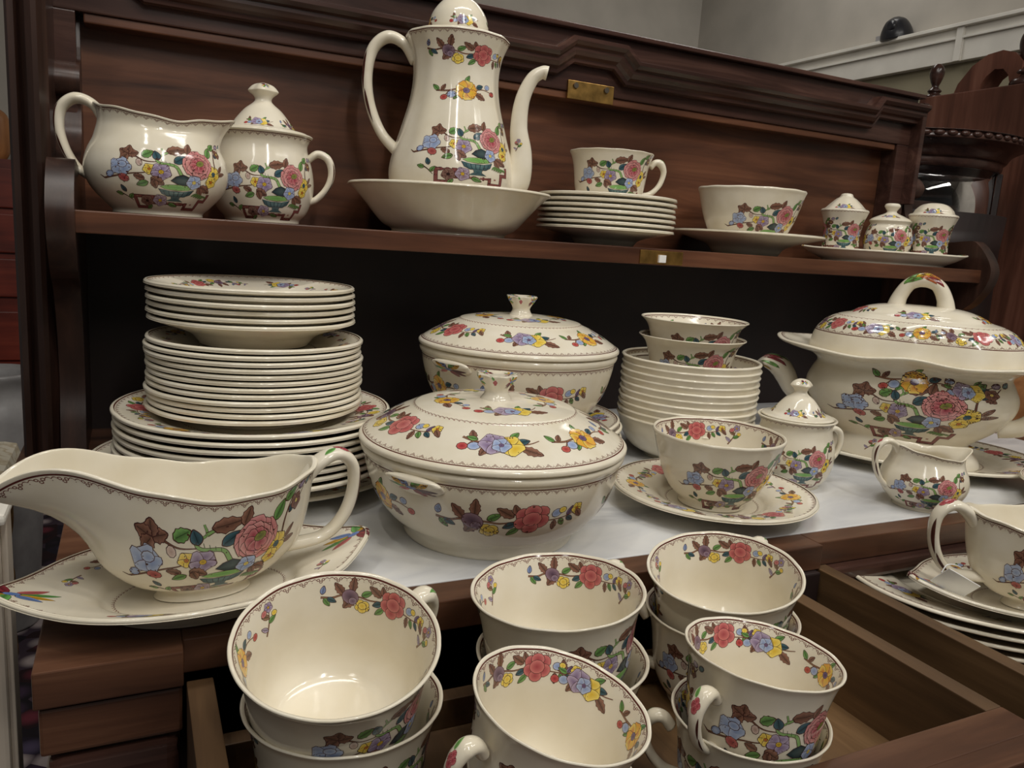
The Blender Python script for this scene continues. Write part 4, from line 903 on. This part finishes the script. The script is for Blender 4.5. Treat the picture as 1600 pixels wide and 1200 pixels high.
P_SHK = [(0, .003), (.0245, .003, 1), (.025, 0, 1), (.0275, 0), (.0275, .006), (.0262, .028), (.0285, .050), (.0335, .066), (.0350, .0700), (.0335, .0725), (.0290, .0745), (.0230, .081), (.0150, .0885), (.0100, .092), (.0075, .0965), (0, .098)]
def octa(amp):
    def d(th, r, z): q = 1+amp*np.cos(8*th)*sstep(0, .01, z); return np.stack([r*q*np.cos(th), r*q*np.sin(th), z], -1)
    return d
def shaker(name, lab, u, dome):
    x, y = cx+u*math.cos(ca), cy+u*math.sin(ca); f = tocam(x, y)
    pr = P_SHK if not dome else P_SHK[:-5]+[(.0265, .0795), (.019, .0865), (.010, .0897), (0, .0905)]
    sf = Surf(pr, octa(.018)); g = [sf.geo(64)]
    for i in range(3): g.append(sf.decal(SPRAY, f+.1+i*2*PI/3, sf.out_l(.036), .00104))
    g.append(zig(sf, sf.out_l(.0685), 44, .0009)); g.append(sf.decal(G1, f, sf.l[np.argmax(sf.r)]+.010, .0007))
    r = thing(name, lab, 'cruet', (x, y, .0066), 0, None, 'cruets on the oval tray'); b = link('body', geo_mesh('shaker', g), r)
    hg = bmesh.new()
    for i in range(5): bmesh.ops.create_cone(hg, cap_ends=True, segments=8, radius1=.0011, radius2=.0011, depth=.001, matrix=Matrix.Translation((.0062*math.cos(i*1.257), .0062*math.sin(i*1.257), (.0965 if not dome else .0900))))
    if dome: bm_obj('pour_holes', hg, 'dark_plastic', b)
    else: hg.free()
shaker('salt_shaker', 'waisted salt shaker with pointed top on the oval tray', -.066, False)
shaker('pepper_shaker', 'waisted pepper shaker with pierced domed top on the oval tray', .066, True)
x, y = cx+.001, cy; f = tocam(x, y)
r = thing('mustard_pot', 'round lidded mustard pot between the salt and pepper shakers', 'cruet', (x, y-.004, .0066), 0, None, 'cruets on the oval tray')
sf = Surf([(0, .003), (.020, .003, 1), (.021, 0, 1), (.025, 0), (.027, .004), (.0335, .018), (.0355, .032), (.0320, .047), (.0285, .053), (.0305, .0575), (.0312, .059), (.0295, .0595), (.026, .055), (0, .05)]); g = [sf.geo(64)]
for i in range(3): g.append(sf.decal(SPRAY, f+.1+i*2*PI/3, sf.out_l(.031), .00104))
link('body', geo_mesh('mustard_body', g), r)
ld = Surf([(0, .057), (.028, .057, 1), (.0295, .0598), (.027, .0625), (.018, .067), (.010, .0705), (.007, .0735), (.0095, .078), (.0115, .0815), (.009, .0855), (0, .0865)]); g = [ld.geo(48)]
for i in range(3): g.append(ld.decal(G1, f+i*2.1, ld.top_l(.021), .0006))
link('lid', geo_mesh('mustard_lid', g), r)

# ------------------------------------------------------------------ soup tureen
TX, TY = .862, .652; ta = rd(-54)
o = link('tureen_stand', plate_mesh(.148, .019, .62, .0011, True, ((.5, G0), (1.5, G2), (2.6, G1), (3.7, G0), (4.7, G2), (5.7, G1)), .74, .012, .0, nl=84)); o.location = (TX+.012, TY-.008, ZT); o.rotation_euler = (0, 0, ta+.12); tag(o, 'oval dish under the footed soup tureen', 'dish')
def sup(th, p, b): return 1/((np.abs(np.cos(th)))**p+(np.abs(np.sin(th))/b)**p)**(1/p)
P_TUR = [(0, .008), (.085, .008, 1), (.088, 0, 1), (.096, 0), (.094, .008), (.086, .018), (.080, .026), (.086, .034), (.108, .052), (.124, .074), (.127, .092), (.121, .108), (.1165, .118), (.124, .126), (.148, .1315), (.160, .1355), (.1605, .1385), (.152, .1385), (.122, .131), (.112, .12), (.118, .09), (.1, .055), (0, .035)]
def tur_def(th, r, z):
    g = sstep(.12, .136, z); b = .64+.02*sstep(.05, .1, z); p = 2.5+.5*g
    q = sup(th, p, b); e = np.exp(-(np.sin(th)/.30)**2)
    x, y = r*q*np.cos(th), r*q*np.sin(th)
    x = x+np.sign(np.cos(th))*.012*e*g; zz = z+g*(.010*e-.0025*np.cos(6*th))
    return np.stack([x, y, zz], -1)
r = thing('soup_tureen', 'large footed soup tureen with domed lid and leaf handles', 'tureen', (TX, TY, ZT+.0068), ta); r.scale = (.93,)*3
f = tocam(TX, TY)-ta
sf = Surf(P_TUR, tur_def); g = [sf.geo(144), lace(sf, sf.top_l(.156), 80, 9, True)]
for q in (-PI/2+.12, PI/2+.12): g.append(sf.decal(SPRAY, q, sf.out_l(.074), .00205)); g.append(sf.decal(G2, q-.02, sf.out_l(.110), .0020)); g.append(sf.decal(G1, q+.62, sf.out_l(.106), .0016))
for q in (-PI/2-.5, -PI/2+.5, PI/2): g.append(sf.decal(G3, q, sf.out_l(.018), .0010))
link('body', geo_mesh('tureen_body', g), r)
P_TL = [(0, .15), (.10, .135), (.117, .1325, 1), (.126, .1335), (.1275, .1365), (.1262, .146), (.1215, .160), (.111, .173), (.097, .181), (.082, .1855), (.074, .1905), (.058, .1965), (.036, .2000), (0, .2010)]
def tl_def(th, r, z):
    q = sup(th, 2.7, .66+.12*sstep(.17, .2, z)); k = 1+.018*np.cos(8*th)*sstep(.2, .9, r/.127); return np.stack([r*q*k*np.cos(th), r*q*k*np.sin(th), z], -1)
ld = Surf(P_TL, tl_def); g = [ld.geo(128), lace(ld, ld.top_l(.1225), 60, 9, True), zig(ld, ld.top_l(.098), 84, .0012)]
for i, a in enumerate((G2, G0, G1, G2, G0, G1, G2)): g.append(ld.decal(a, -PI/2+.1+(i-3)*.62, ld.top_l(.1135), .00128))
for i, a in enumerate((G0, G1, G2, G1)): g.append(ld.decal(a, -PI/2+(i-1)*PI/2.2, ld.top_l(.074), .0012))
lo = link('lid', geo_mesh('tureen_lid', g), r)
tb = Tube([(-.030, .192), (-.026, .211), (-.016, .2275), (.0, .2335), (.016, .2275), (.026, .211), (.030, .192)], [(.012, .016), (.0095, .013), (.0085, .013), (.0095, .015), (.0085, .013), (.0095, .013), (.012, .016)]); g = [tb.geo(18)]
sg = 0 if tb.n[len(tb.n)//2][2] > 0 else PI
hp_ = Art(1.5)
for x0, an, c in ((-9, 0, (186, 88, 60)), (-2, .3, (226, 172, 60)), (-2, -.3, (206, 110, 60)), (3, .0, (150, 60, 60)), (-16, .2, (120, 180, 96)), (-14, -.25, (120, 180, 96)), (-6, .6, (226, 190, 70))): hp_.leaf(x0, 0, an, 13, 5, c, ol=.2, vein=False)
[g.append(tb.decal(hp_, sg+q, tb.l[-1]*.5, .0014)) for q in (0, -1.0, 1.0)]; link('loop_handle', geo_mesh('loop_handle', g), lo)
tb = Tube([(.108, .052), (.130, .058), (.146, .070), (.156, .086), (.166, .098), (.182, .104), (.196, .100)], [(.010, .018), (.011, .018), (.012, .020), (.014, .024), (.014, .032), (.010, .034), (.003, .012)]); g = [tb.geo(18)]
sg = 0 if tb.n[-10][2] > 0 else PI
for u, c, d in ((.80, (120, 176, 96), -.0), (.78, (150, 60, 72), .7), (.78, (226, 184, 70), -.7), (.84, (186, 96, 100), .35), (.8, (120, 176, 96), 1.3), (.8, (150, 60, 72), -1.3), (.86, (226, 184, 70), 2.0), (.84, (120, 176, 96), -1.9), (.82, (150, 60, 72), 2.7)):
    q = Art(1.5); q.leaf(-10, 0, 0, 20, 6, c, ol=.2, vein=False); g.append(tb.decal(q, sg+d, tb.l[-1]*u, .0013))
hm = geo_mesh('leaf_handle', g)
for q in (0, PI): o = link('leaf_handle', hm, r); o.rotation_euler = (0, 0, q)
